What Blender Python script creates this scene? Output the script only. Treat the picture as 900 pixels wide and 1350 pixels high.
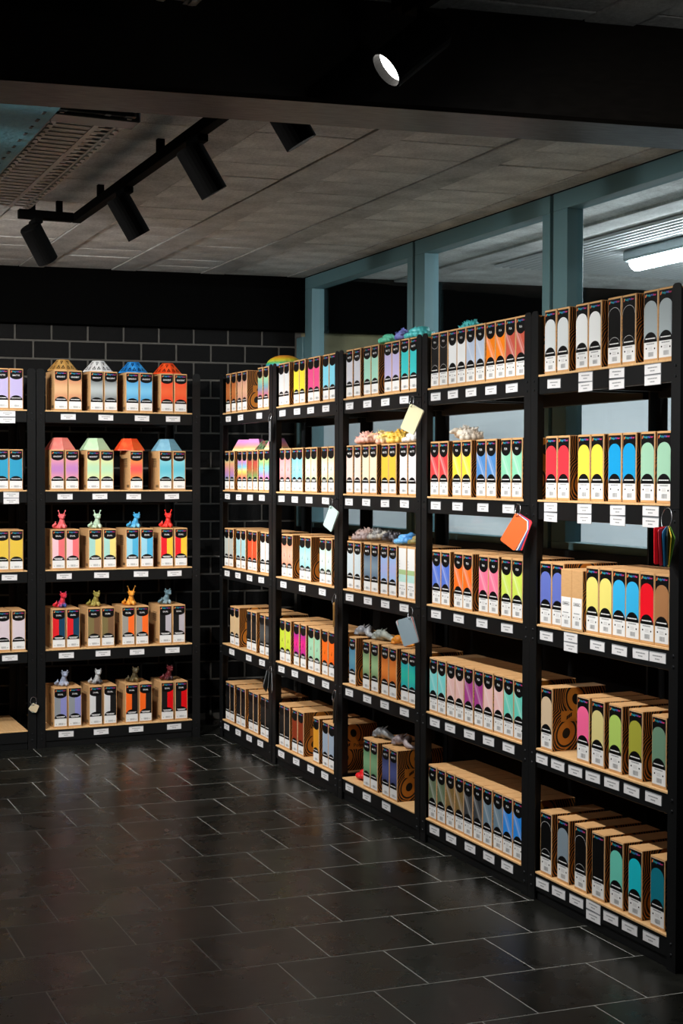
import bpy, bmesh, math, random
from mathutils import Vector, Matrix, Euler

for _o in list(bpy.data.objects):
    bpy.data.objects.remove(_o)
scene = bpy.context.scene
COL = scene.collection
random.seed(7)
PI = math.pi

# ------------------------------------------------------------------ camera
cam_data = bpy.data.cameras.new('camera')
cam_data.sensor_fit = 'HORIZONTAL'
cam_data.sensor_width = 24.0
cam_data.lens = 49.96
cam_data.clip_start = 0.05
cam = bpy.data.objects.new('camera', cam_data)
COL.objects.link(cam)
_R = Matrix(((0.91661726, 0.00723509, -0.39970045),
             (-0.39975465, 0.0240972, -0.91630538),
             (0.00300211, 0.99968344, 0.02498017)))
cam.matrix_world = Matrix.Translation((-2.4045, 0.0, 1.3676)) @ _R.to_4x4()
scene.camera = cam

# ------------------------------------------------------------------ world and exposure
world = bpy.data.worlds.new('world')
scene.world = world
world.use_nodes = True
world.node_tree.nodes['Background'].inputs[0].default_value = (0.6, 0.7, 0.8, 1)
world.node_tree.nodes['Background'].inputs[1].default_value = 0.05
scene.view_settings.view_transform = 'Standard'
scene.view_settings.look = 'None'
scene.view_settings.gamma = 1.0
scene.view_settings.use_curve_mapping = False
scene.view_settings.exposure = 0.0

# lamp strengths (each lamp is built further down in its own builder)
SPOT_WATTS = 88.0
TUBE_GLOW = 98.0
SPOT_COLOUR = (1.0, 0.965, 0.915)

# ------------------------------------------------------------------ materials
def lin(h):
    h = h.lstrip('#')
    out = []
    for i in (0, 2, 4):
        c = int(h[i:i + 2], 16) / 255.0
        out.append(c / 12.92 if c <= 0.04045 else ((c + 0.055) / 1.055) ** 2.4)
    return (out[0], out[1], out[2], 1.0)

class NT:
    """small helper around a node tree"""
    def __init__(self, name):
        self.m = bpy.data.materials.new(name)
        self.m.use_nodes = True
        self.t = self.m.node_tree
        self.b = self.t.nodes['Principled BSDF']
    def n(self, typ, **kw):
        nd = self.t.nodes.new(typ)
        for k, v in kw.items():
            setattr(nd, k, v)
        return nd
    def link(self, a, b):
        self.t.links.new(a, b)
    def math(self, op, a, b=None, c=None):
        nd = self.n('ShaderNodeMath', operation=op)
        for i, v in enumerate((a, b, c)):
            if v is None:
                continue
            if isinstance(v, (int, float)):
                nd.inputs[i].default_value = v
            else:
                self.link(v, nd.inputs[i])
        return nd.outputs[0]
    def mix(self, f, a, b, blend='MIX'):
        nd = self.n('ShaderNodeMix', data_type='RGBA', blend_type=blend)
        for s, v in ((nd.inputs['Factor'], f), (nd.inputs[6], a), (nd.inputs[7], b)):
            if isinstance(v, (int, float)):
                s.default_value = v
            elif isinstance(v, tuple):
                s.default_value = v
            else:
                self.link(v, s)
        return nd.outputs[2]
    def noise(self, scale, detail=4, coord='Object', rough=0.5, dist=0.0, stretch=None):
        tc = self.n('ShaderNodeTexCoord')
        nz = self.n('ShaderNodeTexNoise')
        nz.inputs['Scale'].default_value = scale
        nz.inputs['Detail'].default_value = detail
        nz.inputs['Roughness'].default_value = rough
        nz.inputs['Distortion'].default_value = dist
        src = tc.outputs[coord]
        if stretch:
            mp = self.n('ShaderNodeMapping')
            mp.inputs['Scale'].default_value = stretch
            self.link(src, mp.inputs[0])
            src = mp.outputs[0]
        self.link(src, nz.inputs['Vector'])
        return nz.outputs[0]
    def ramp(self, f, stops, interp='LINEAR'):
        r = self.n('ShaderNodeValToRGB')
        r.color_ramp.interpolation = interp
        el = r.color_ramp.elements
        el[0].position, el[0].color = stops[0]
        el[1].position, el[1].color = stops[-1]
        for p, c in stops[1:-1]:
            e = el.new(p)
            e.color = c
        self.link(f, r.inputs[0])
        return r.outputs[0]
    def set(self, colour=None, rough=None, metal=None, spec=None):
        for key, v in (('Base Color', colour), ('Roughness', rough), ('Metallic', metal), ('Specular IOR Level', spec)):
            if v is None:
                continue
            if isinstance(v, (int, float, tuple)):
                self.b.inputs[key].default_value = v
            else:
                self.link(v, self.b.inputs[key])
        return self
    def bump(self, h, strength=0.3, dist=0.01):
        bp = self.n('ShaderNodeBump')
        bp.inputs['Strength'].default_value = strength
        bp.inputs['Distance'].default_value = dist
        self.link(h, bp.inputs['Height'])
        self.link(bp.outputs[0], self.b.inputs['Normal'])
        return self

M = {}
def simple(name, hexcol, rough=0.6, metal=0.0, spec=0.5, var=0.12, scale=30.0, bump=0.0):
    t = NT(name)
    c = lin(hexcol)
    nz = t.noise(scale)
    dark = tuple(v * (1 - var) for v in c[:3]) + (1,)
    light = tuple(min(1, v * (1 + var)) for v in c[:3]) + (1,)
    t.set(t.mix(nz, dark, light), rough, metal, spec)
    if bump:
        t.bump(nz, bump, 0.004)
    M[name] = t.m
    return t.m

simple('black_metal', '#101112', 0.42, 0.0, 0.3, 0.2, 60, 0.05)
simple('bolt_metal', '#3a3c3f', 0.35, 0.8)
simple('black_paint', '#0a0a0b', 0.6, 0, 0.25, 0.25, 12, 0.15)
simple('soffit_black', '#020202', 0.9, 0, 0.05, 0.2, 5)
simple('teal_frame', '#56777e', 0.5, 0, 0.4, 0.06, 6)
simple('frame_groove', '#20282b', 0.6)
simple('track_black', '#030303', 0.8, 0, 0.06, 0.1)
simple('chrome', '#c9ccd0', 0.2, 0.95, 0.5, 0.03)
simple('white_print', '#e9eaea', 0.55, 0, 0.3, 0.02)
simple('tag_card', '#e4e4e6', 0.5, 0, 0.4, 0.03)
simple('tag_holder', '#8d9196', 0.4)
simple('ink_grey', '#8a8d90', 0.6)
simple('ink_black', '#060607', 0.45, 0, 0.25, 0.05)
simple('ink_line', '#c8c8c8', 0.5)
simple('logo_red', '#e8402a', 0.5)
simple('logo_amber', '#f2a02c', 0.5)
simple('logo_teal', '#35b5c4', 0.5)
simple('logo_blue', '#5a74d8', 0.5)
simple('logo_pink', '#e0407c', 0.5)
simple('galvanised', '#8f8f8a', 0.42, 0.75, 0.5, 0.2, 25)
simple('duct_teal', '#4f93a4', 0.55, 0.1, 0.5, 0.2, 60, 0.4)
simple('neighbour_pale', '#d9dde0', 0.7, 0, 0.3, 0.05, 3)
simple('neighbour_olive', '#7d765a', 0.75, 0, 0.3, 0.45, 7, 0.3)
simple('neighbour_floor', '#54575a', 0.5)
simple('brown_wood', '#5d4a33', 0.6, 0, 0.3, 0.25, 8)
simple('bin_teal', '#3e6a70', 0.5)
simple('corrugated_white', '#c9cdd0', 0.55, 0, 0.4, 0.05)
simple('lamp_casing', '#7f8a8c', 0.4)
simple('green_print', '#a8c48c', 0.5)
simple('aqua_print', '#b4dcd4', 0.5)

def kraft(name, hexcol):
    t = NT(name)
    a = t.noise(45, 6, stretch=(1, 1, 4))
    b = t.noise(400, 2)
    f = t.math('ADD', t.math('MULTIPLY', a, 0.7), t.math('MULTIPLY', b, 0.3))
    c = lin(hexcol)
    t.set(t.mix(f, tuple(v * 0.8 for v in c[:3]) + (1,), tuple(min(1, v * 1.18) for v in c[:3]) + (1,)), 0.75, 0, 0.25)
    M[name] = t.m
kraft('kraft', '#c99d6b')

# plywood of the shelf boards
t = NT('plywood')
g = t.noise(9, 6, stretch=(14, 1, 1), rough=0.6, dist=0.4)
t.set(t.mix(g, lin('#c08f58'), lin('#ecc996')), 0.55, 0, 0.35)
M['plywood'] = t.m

# peacock print of the carton sides: eyes and contour lines in black on kraft
t = NT('peacock_print')
tc = t.n('ShaderNodeTexCoord')
sx = t.n('ShaderNodeSeparateXYZ')
t.link(tc.outputs['Object'], sx.inputs[0])
Y_, Z_ = sx.outputs[1], sx.outputs[2]
nz = t.noise(14, 2, rough=0.4)
def eye(cy, cz, tilt):
    dy = t.math('SUBTRACT', Y_, cy)
    dz = t.math('SUBTRACT', Z_, cz)
    u = t.math('ADD', dy, t.math('MULTIPLY', dz, tilt))
    v = t.math('SUBTRACT', dz, t.math('MULTIPLY', dy, tilt))
    # tear shaped: narrower away from the pupil
    return t.math('SQRT', t.math('ADD', t.math('POWER', u, 2.0), t.math('MULTIPLY', t.math('POWER', v, 2.0), 0.62)))
d1 = eye(0.088, 0.163, 0.35)
d2 = eye(0.052, 0.056, -0.45)
d = t.math('MINIMUM', d1, d2)
dd = t.math('ADD', d, t.math('MULTIPLY', t.math('SUBTRACT', nz, 0.5), 0.03))
stripe = t.math('GREATER_THAN', t.math('SINE', t.math('MULTIPLY', dd, 760.0)), -0.62)
outer = t.math('GREATER_THAN', d, 0.0440)
ring = t.math('MULTIPLY', t.math('GREATER_THAN', d, 0.0340), t.math('LESS_THAN', d, 0.0405))
pupil = t.math('LESS_THAN', d, 0.0150)
blk = t.math('MAXIMUM', t.math('MAXIMUM', ring, pupil), t.math('MULTIPLY', stripe, outer))
# kraft name band in the middle
inb = t.math('MULTIPLY', t.math('MULTIPLY', t.math('GREATER_THAN', Z_, 0.093), t.math('LESS_THAN', Z_, 0.127)), t.math('GREATER_THAN', Y_, 0.032))
blk = t.math('MULTIPLY', blk, t.math('SUBTRACT', 1.0, inb))
t.set(t.mix(blk, lin('#b06c20'), lin('#060504')), 0.6, 0, 0.3)
M['peacock_print'] = t.m

# printed colour panels: the colours are object properties of each label
def panel(name, mode, stops=None):
    t = NT(name)
    oi = t.n('ShaderNodeObjectInfo')
    at = t.n('ShaderNodeAttribute', attribute_type='OBJECT', attribute_name='colour_b')
    A, B = oi.outputs['Color'], at.outputs['Color']
    tc = t.n('ShaderNodeTexCoord')
    s = t.n('ShaderNodeSeparateXYZ')
    t.link(tc.outputs['Object'], s.inputs[0])
    v = t.math('DIVIDE', t.math('SUBTRACT', s.outputs[2], 0.05), 0.115)
    if mode == 'solid':
        c = A
    elif mode == 'second':
        c = B
    elif mode == 'grad':
        w = t.math('ABSOLUTE', t.math('SUBTRACT', t.math('MULTIPLY', v, 2.0), 1.0))
        f = t.math('SMOOTH_MIN', t.math('SUBTRACT', 1.15, w), 1.0, 0.3)
        c = t.mix(f, A, B)
    elif mode == 'streak':
        q = t.math('ADD', t.math('MULTIPLY', s.outputs[0], 14.0), t.math('MULTIPLY', v, 1.0))
        f = t.ramp(q, [(0.30, (0, 0, 0, 1)), (0.52, (0.30, 0.30, 0.30, 1)), (0.55, (0.02, 0.02, 0.02, 1)), (0.70, (0.12, 0.12, 0.12, 1)), (0.72, (0, 0, 0, 1)), (1.0, (0, 0, 0, 1))])
        c = t.mix(t.math('MULTIPLY', f, 1.0), A, (1, 1, 1, 1))
    else:
        c = t.ramp(v, stops)
    t.set(c, 0.42, 0, 0.4)
    M[name] = t.m
panel('panel_solid', 'solid')
panel('panel_second', 'second')
panel('panel_grad', 'grad')
panel('panel_streak', 'streak')
def rb(*hx):
    n = len(hx) - 1
    return [(i / n, lin(h)) for i, h in enumerate(hx)]
panel('panel_rainbow_a', 'ramp', rb('#d85a6a', '#a87890', '#6c9cac', '#8cc0a0', '#b0c890'))
panel('panel_rainbow_b', 'ramp', rb('#60a8c0', '#a880b8', '#c88aa0', '#e0a878', '#a0c890'))
panel('panel_rainbow_c', 'ramp', rb('#e8709c', '#f08a60', '#f4dc6c', '#7cc8e0', '#b890d0', '#f090a8'))
panel('panel_rainbow_d', 'ramp', rb('#f060a8', '#a898d0', '#80c8d8', '#90d088', '#d0e070'))
panel('panel_earth', 'ramp', rb('#88b070', '#7c8c50', '#b06038', '#b8483c', '#8c5848'))

# plastic of the printed models: colour comes from the object
t = NT('printed_plastic')
oi = t.n('ShaderNodeObjectInfo')
at = t.n('ShaderNodeAttribute', attribute_type='OBJECT', attribute_name='colour_b')
nz = t.noise(22, 2)
f = t.ramp(nz, [(0.42, (0, 0, 0, 1)), (0.58, (1, 1, 1, 1))])
t.set(t.mix(f, oi.outputs['Color'], at.outputs['Color']), 0.38, 0, 0.5)
wv = t.n('ShaderNodeTexWave', wave_type='BANDS', bands_direction='Z')
wv.inputs['Scale'].default_value = 180
tc = t.n('ShaderNodeTexCoord')
t.link(tc.outputs['Object'], wv.inputs[0])
t.bump(wv.outputs['Fac'], 0.15, 0.002)
M['printed_plastic'] = t.m
t = NT('rainbow_plastic')
tc = t.n('ShaderNodeTexCoord')
s = t.n('ShaderNodeSeparateXYZ')
t.link(tc.outputs['Object'], s.inputs[0])
t.set(t.ramp(t.math('DIVIDE', s.outputs[2], 0.075), rb('#d8eca8', '#f4a878', '#f090a8', '#c890d8', '#e08ac0')), 0.4)
M['rainbow_plastic'] = t.m
t = NT('rainbow_dome_plastic')
tc = t.n('ShaderNodeTexCoord')
s = t.n('ShaderNodeSeparateXYZ')
t.link(tc.outputs['Object'], s.inputs[0])
t.set(t.ramp(t.math('DIVIDE', s.outputs[2], 0.06), rb('#3468b0', '#2c9c60', '#b8b428', '#d89820', '#c05820')), 0.4)
M['rainbow_dome_plastic'] = t.m

# slate tiles: dark, satin, uneven gloss
t = NT('slate_tile')
oi = t.n('ShaderNodeObjectInfo')
tc = t.n('ShaderNodeTexCoord')
ad = t.n('ShaderNodeVectorMath', operation='ADD')
t.link(tc.outputs['Object'], ad.inputs[0])
cx = t.n('ShaderNodeCombineXYZ')
for i in range(3):
    t.link(t.math('MULTIPLY', oi.outputs['Random'], 37.0 + 11 * i), cx.inputs[i])
t.link(cx.outputs[0], ad.inputs[1])
def slate_noise(sc, det, rough=0.6):
    n = t.n('ShaderNodeTexNoise')
    n.inputs['Scale'].default_value = sc
    n.inputs['Detail'].default_value = det
    n.inputs['Roughness'].default_value = rough
    t.link(ad.outputs[0], n.inputs['Vector'])
    return n.outputs[0]
n1, n2, n3 = slate_noise(5, 6), slate_noise(40, 6, 0.7), slate_noise(160, 3)
f = t.math('ADD', t.math('MULTIPLY', n1, 0.6), t.math('MULTIPLY', n2, 0.4))
f = t.math('ADD', f, t.math('MULTIPLY', t.math('SUBTRACT', oi.outputs['Random'], 0.5), 0.15))
t.set(t.ramp(f, [(0.3, lin('#0d0e0c')), (0.55, lin('#181916')), (0.8, lin('#2a2b27'))]),
      t.ramp(n1, [(0.3, (0.22,) * 3 + (1,)), (0.75, (0.36,) * 3 + (1,))]), 0, 0.42)
t.bump(t.math('ADD', t.math('MULTIPLY', n2, 0.7), t.math('MULTIPLY', n3, 0.3)), 0.07, 0.003)
M['slate_tile'] = t.m
simple('grout', '#8c8e8a', 0.8, 0, 0.2, 0.15, 80)
simple('mortar', '#55534f', 0.85, 0, 0.2, 0.2, 40, 0.3)
t = NT('painted_brick')
n1 = t.noise(30, 5)
t.set(t.mix(n1, lin('#040404'), lin('#0a0a0b')), 0.7, 0, 0.15)
t.bump(n1, 0.5, 0.006)
M['painted_brick'] = t.m

# rough cement ceiling
def cement(name, hexcol, var):
    t = NT(name)
    oi = t.n('ShaderNodeObjectInfo')
    n1 = t.noise(70, 8, rough=0.75)
    n2 = t.noise(6, 4)
    n3 = t.noise(260, 2)
    c = lin(hexcol)
    f = t.math('ADD', t.math('MULTIPLY', n1, 0.55), t.math('MULTIPLY', n2, 0.45))
    f = t.math('ADD', f, t.math('MULTIPLY', t.math('SUBTRACT', oi.outputs['Random'], 0.5), 0.07))
    mr = t.n('ShaderNodeMapRange')
    mr.inputs['From Min'].default_value = 0.33
    mr.inputs['From Max'].default_value = 0.67
    t.link(f, mr.inputs['Value'])
    f = mr.outputs[0]
    t.set(t.mix(f, tuple(v * (1 - var) for v in c[:3]) + (1,), tuple(min(1, v * (1 + var)) for v in c[:3]) + (1,)), 0.85, 0, 0.25)
    t.bump(t.math('ADD', n1, t.math('MULTIPLY', n3, 0.5)), 0.75, 0.012)
    M[name] = t.m
cement('cement_block', '#d2d2d0', 0.45)
cement('cement_rib', '#c2c2c0', 0.4)
simple('joint_dark', '#0c0c0c', 0.9, 0, 0.1, 0.2)

# lacquered steel beam
t = NT('beam_lacquer')
n1 = t.noise(20, 4, stretch=(1, 6, 6))
t.set(t.mix(n1, lin('#0d0c0b'), lin('#171411')), t.ramp(n1, [(0.3, (0.30,) * 3 + (1,)), (0.7, (0.40,) * 3 + (1,))]), 0, 0.12)
t.bump(t.noise(120, 4), 0.06, 0.002)
M['beam_lacquer'] = t.m

# window glass
t = NT('window_glass')
tr = t.n('ShaderNodeBsdfTransparent')
tr.inputs[0].default_value = (0.93, 0.97, 0.98, 1)
gl = t.n('ShaderNodeBsdfGlossy')
gl.inputs['Roughness'].default_value = 0.03
lw_ = t.n('ShaderNodeLayerWeight')
fac_ = t.math('ADD', t.math('MULTIPLY', t.math('POWER', lw_.outputs['Facing'], 5.0), 0.45), 0.025)
mx = t.n('ShaderNodeMixShader')
t.link(fac_, mx.inputs[0])
t.link(tr.outputs[0], mx.inputs[1])
t.link(gl.outputs[0], mx.inputs[2])
t.link(mx.outputs[0], t.t.nodes['Material Output'].inputs[0])
M['window_glass'] = t.m

def glow(name, col, strength):
    t = NT(name)
    t.set((0.9, 0.9, 0.9, 1), 0.3)
    t.b.inputs['Emission Color'].default_value = col
    t.b.inputs['Emission Strength'].default_value = strength
    M[name] = t.m
glow('tube_glow', (0.91, 0.97, 1.0, 1), TUBE_GLOW)
glow('fill_glow_dim', (0.93, 0.96, 0.98, 1), 36.0)  # emission of the added tube at the far left
glow('fill_glow_faint', (1.0, 0.95, 0.92, 1), 18.0)  # emission of the added tube on the near side
glow('lens_glow', (1.0, 0.95, 0.88, 1), 30.0)

# ------------------------------------------------------------------ mesh helpers
class MB:
    def __init__(self):
        self.v, self.f, self.mi, self.mats = [], [], [], []
    def slot(self, m):
        if m not in self.mats:
            self.mats.append(m)
        return self.mats.index(m)
    def raw(self, verts, faces, m):
        o = len(self.v)
        s = self.slot(m)
        self.v += [tuple(p) for p in verts]
        for f in faces:
            self.f.append([i + o for i in f])
            self.mi.append(s)
        return self
    def box(self, x0, x1, y0, y1, z0, z1, m, skew=0.0):
        P = [(x, y + skew * x, z) for z in (z0, z1) for x, y in ((x0, y0), (x1, y0), (x1, y1), (x0, y1))]
        return self.raw(P, [(0, 3, 2, 1), (4, 5, 6, 7), (0, 1, 5, 4), (1, 2, 6, 5), (2, 3, 7, 6), (3, 0, 4, 7)], m)
    def front(self, pts, y, m):
        """flat polygon facing -Y; pts are (x, z) counter-clockwise seen from the front"""
        return self.raw([(x, y, z) for x, z in pts], [list(range(len(pts)))], m)
    def rect(self, x0, x1, z0, z1, y, m):
        return self.front([(x0, z0), (x1, z0), (x1, z1), (x0, z1)], y, m)
    def tube(self, path, r, m, n=8, closed=False):
        P = [Vector(p) for p in path]
        rs = r if isinstance(r, (list, tuple)) else [r] * len(P)
        verts, faces = [], []
        L = len(P)
        up = None
        for i, p in enumerate(P):
            if closed:
                d = P[(i + 1) % L] - P[i - 1]
            else:
                d = P[min(i + 1, L - 1)] - P[max(i - 1, 0)]
            d.normalize()
            if up is None:
                up = Vector((0, 0, 1)) if abs(d.z) < 0.9 else Vector((1, 0, 0))
            a = d.cross(up).normalized()
            b = a.cross(d).normalized()
            up = b
            for k in range(n):
                w = 2 * PI * k / n
                verts.append(p + (a * math.cos(w) + b * math.sin(w)) * rs[i])
        for i in range(L if closed else L - 1):
            j = (i + 1) % L
            for k in range(n):
                k2 = (k + 1) % n
                faces.append((i * n + k, i * n + k2, j * n + k2, j * n + k))
        if not closed:
            faces.append(list(range(n))[::-1])
            faces.append([(L - 1) * n + k for k in range(n)])
        return self.raw(verts, faces, m)
    def mesh(self, name, smooth=False):
        me = bpy.data.meshes.new(name)
        me.from_pydata(self.v, [], self.f)
        for m in self.mats:
            me.materials.append(M[m])
        me.polygons.foreach_set('material_index', self.mi)
        if smooth:
            me.polygons.foreach_set('use_smooth', [True] * len(me.polygons))
        me.update()
        return me

def fixn(me):
    bm = bmesh.new()
    bm.from_mesh(me)
    bmesh.ops.recalc_face_normals(bm, faces=bm.faces)
    bm.to_mesh(me)
    bm.free()
    return me

def obj(name, me, parent=None, loc=None, rot=None):
    o = bpy.data.objects.new(name, me)
    COL.objects.link(o)
    o.parent = parent
    if loc is not None:
        o.location = loc
    if rot is not None:
        o.rotation_euler = rot
    return o

def empty(name, loc=(0, 0, 0), rot=(0, 0, 0), parent=None):
    o = bpy.data.objects.new(name, None)
    COL.objects.link(o)
    o.empty_display_size = 0.05
    o.location = loc
    o.rotation_euler = rot
    o.parent = parent
    return o

def tag(o, label, cat, group=None):
    o['label'] = label
    o['category'] = cat
    if group:
        o['group'] = group
    return o

def struct(o):
    o['kind'] = 'structure'
    return o

def bevelled(x0, x1, y0, y1, z0, z1, off, m, name, seg=1):
    me = MB().box(x0, x1, y0, y1, z0, z1, m).mesh(name)
    bm = bmesh.new()
    bm.from_mesh(me)
    bmesh.ops.bevel(bm, geom=list(bm.edges), offset=off, segments=seg, affect='EDGES', profile=0.5)
    bm.to_mesh(me)
    bm.free()
    return me

# ------------------------------------------------------------------ the room shell
ZC = 2.485            # underside of the ceiling
SK = -0.15            # cross walls run a little askew of the glazed wall
X_WIN = 0.60          # room face of the glazing
def wall_y(x):
    return 7.52 + SK * (x - 0.6)
WALL_ANG = math.atan(SK)

# floor: grout bed with slate tiles laid in half bond
fl = MB().box(-4.3, 4.2, -2.6, 8.6, -0.12, -0.0004, 'grout')
floor = struct(obj('floor', fl.mesh('floor')))
tw, td, fs = 0.3205, 0.291, -0.056
tile_me = bevelled(-tw / 2 + 0.0018, tw / 2 - 0.0018, -td / 2 + 0.0018, td / 2 - 0.0018, -0.012, 0.0, 0.0004, 'slate_tile', 'tile')
for v in tile_me.vertices:
    v.co.y += fs * v.co.x
n_tile = 0
rest = MB()
for r in range(-21, 15):
    for c in range(-9, 8):
        xl = -1.465 + tw * (c + (0.5 if r % 2 else 0.0))
        x = xl + tw / 2
        y = 3.726 + fs * (x + 1.465) + td * (r + 0.5)
        seen = 2.9 < y < 7.75 and -2.3 < x < 0.62 and x > -2.45 + 0.13 * y
        if seen and n_tile < 290:
            obj('tile', tile_me, floor, (x, y, 0))
            n_tile += 1
        elif x < 0.62 and -2.4 < y < 7.9:
            a, b = tw / 2 - 0.002, td / 2 - 0.002
            rest.raw([(x + sx_ * a, y + sy_ * b + fs * sx_ * a, 0) for sx_, sy_ in ((-1, -1), (1, -1), (1, 1), (-1, 1))], [(0, 1, 2, 3)], 'slate_tile')
o = obj('tile_field', rest.mesh('tile_field'), floor)
o['kind'] = 'stuff'

# ceiling: ribs along the room with cement blocks between them
ceiling = struct(obj('ceiling', MB().box(-4.3, 0.66, -2.6, 8.6, ZC + 0.012, ZC + 0.15, 'joint_dark').mesh('ceiling')))
RIBP, RIBW, BLK = 0.482, 0.130, 0.235
for k in range(-7, 4):
    x0 = -0.462 + RIBP * k
    if x0 > 0.55:
        continue
    me = bevelled(x0, min(x0 + RIBW, 0.598), -2.5, 8.5, ZC - 0.004, ZC + 0.013, 0.002, 'cement_rib', 'rib')
    obj('rib', me, ceiling)
cs = -0.12
bw = RIBP - RIBW - 0.008
blk_me = bevelled(-bw / 2, bw / 2, -BLK / 2 + 0.004, BLK / 2 - 0.004, 0.0, 0.013, 0.002, 'cement_block', 'ceiling_block')
for v in blk_me.vertices:
    v.co.y += cs * v.co.x
nb = 0
rest = MB()
for k in range(-7, 2):
    xc = -0.462 + RIBP * k + RIBW + (RIBP - RIBW) / 2
    w_ok = xc + bw / 2 < 0.60
    for j in range(-30, 20):
        y = 4.531 + cs * (xc + 0.328) + BLK * (j + 0.5) + 0.012 * ((k * 7) % 3 - 1)
        if not (-2.3 < y < 8.2):
            continue
        near = w_ok and k >= -3 and 1.9 < y < 7.7
        if near and nb < 290:
            obj('ceiling_block', blk_me, ceiling, (xc, y, ZC + random.uniform(-0.0015, 0.0015)), (random.uniform(-0.003, 0.003), 0, random.uniform(-0.006, 0.006)))
            nb += 1
        elif w_ok:
            a, b = bw / 2, BLK / 2 - 0.0025
            rest.raw([(xc + sx_ * a, y + sy_ * b + cs * sx_ * a, ZC) for sx_, sy_ in ((-1, -1), (-1, 1), (1, 1), (1, -1))], [(0, 1, 2, 3)], 'cement_block')
o = obj('ceiling_block_field', rest.mesh('ceiling_block_field'), ceiling)
o['kind'] = 'stuff'

# brick back wall
wall_back = struct(obj('wall_back', MB().box(-4.2, 0.02, 0.0, 0.2, 0.0, 2.6, 'mortar').mesh('wall_back'),
                       None, (0.6, wall_y(0.6), 0), (0, 0, WALL_ANG)))
bp, bh = 0.1942, 0.0985
brick_me = bevelled(-bp / 2 + 0.005, bp / 2 - 0.005, -0.004, 0.03, -bh / 2 + 0.005, bh / 2 - 0.005, 0.0025, 'painted_brick', 'brick')
half_me = bevelled(-bp / 4 + 0.005, bp / 4 - 0.005, -0.004, 0.03, -bh / 2 + 0.005, bh / 2 - 0.005, 0.0025, 'painted_brick', 'brick_half')
for r in range(0, 22):
    zc_ = 2.10 - bh * (r - 0.5)
    if zc_ < 0.03:
        continue
    for c in range(0, 13):
        off = 0.5 if r % 2 else 0.0
        # joint of row 1 (just under z = 2.10) at x = -0.948
        xj = (-0.948 - 0.6) / math.cos(WALL_ANG)
        x = xj + bp * (c - 2 + off) + bp / 2
        if x + bp / 2 > 0.02:
            x = x - bp / 4
            if x + bp / 4 > 0.02:
                continue
            obj('brick', half_me, wall_back, (x, 0, zc_))
        else:
            obj('brick', brick_me, wall_back, (x, 0, zc_))
me = MB().box(-4.2, -1.99, -0.003, 0.1, 0.0, 2.2, 'black_paint').mesh('painted_render')
obj('painted_render', me, wall_back)
# black downstand over the brick wall, running on over the next room
me = MB().box(-4.2, 3.6, -0.10, 0.25, 2.185, 2.6, 'soffit_black').mesh('trim_1')
o = struct(obj('trim_1', me, None, (0.6, wall_y(0.6), 0), (0, 0, WALL_ANG)))

# remaining walls of the shop (behind and left of the viewpoint)
struct(obj('wall_left', MB().box(-4.3, -4.2, -2.6, 8.6, 0, 2.6, 'black_paint').mesh('wall_left')))
struct(obj('wall_front', MB().box(-4.2, 4.2, -2.6, -2.5, 0, 2.6, 'black_paint').mesh('wall_front')))
# wall below the glazing
me = MB().box(0.60, 0.70, -2.5, 7.60, 0, 1.035, 'black_paint').mesh('wall_right')
struct(obj('wall_right', me))
me = MB().box(0.585, 0.72, -2.5, 7.5, 1.035, 1.085, 'black_paint').mesh('trim_2')
struct(obj('trim_2', me))
# glazed screen: one framed window after another
edges = [7.407, 6.045, 4.828, 3.60, 2.38, 1.16, -0.06]
for i in range(6):
    ya, yb = edges[i + 1] + 0.013, edges[i] - (0.0 if i == 0 else 0.013)
    w = struct(empty('window_%d' % (i + 1), (X_WIN, (ya + yb) / 2, 1.085)))
    h = (yb - ya) / 2
    top = 2.478 - 1.085
    obj('top_rail', bevelled(0, 0.075, -h, h, top - 0.068, top, 0.002, 'teal_frame', 'top_rail'), w)
    obj('bottom_rail', bevelled(0, 0.075, -h, h, 0, 0.03, 0.002, 'teal_frame', 'bottom_rail'), w)
    obj('stile', bevelled(0, 0.075, h - 0.10, h, 0.03, top - 0.068, 0.002, 'teal_frame', 'stile'), w)
    obj('stile', bevelled(0, 0.075, -h, -h + 0.055, 0.03, top - 0.068, 0.002, 'teal_frame', 'stile'), w)
    obj('pane', MB().box(0.045, 0.051, -h + 0.05, h - 0.095, 0.025, top - 0.063, 'window_glass').mesh('pane'), w)
    g = MB().box(0.015, 0.06, -h - 0.013, -h, 0, top, 'frame_groove').mesh('joint_strip')
    obj('joint_strip', g, w)
# corner post between the brick wall and the first window
me = bevelled(0.585, 0.68, 7.407, 7.50, 1.085, 2.15, 0.003, 'teal_frame', 'trim_3')
struct(obj('trim_3', me))

# black lacquered beam across the ceiling
def beam_y(x):
    return 2.935 - 0.155 * (x + 0.2)
ang = math.atan(-0.155)
me = bevelled(-4.2, 0.79, 0.0, 0.222, 2.24, ZC + 0.02, 0.009, 'beam_lacquer', 'trim_4')
struct(obj('trim_4', me, None, (-0.2, 2.935, 0), (0, 0, ang)))

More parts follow.
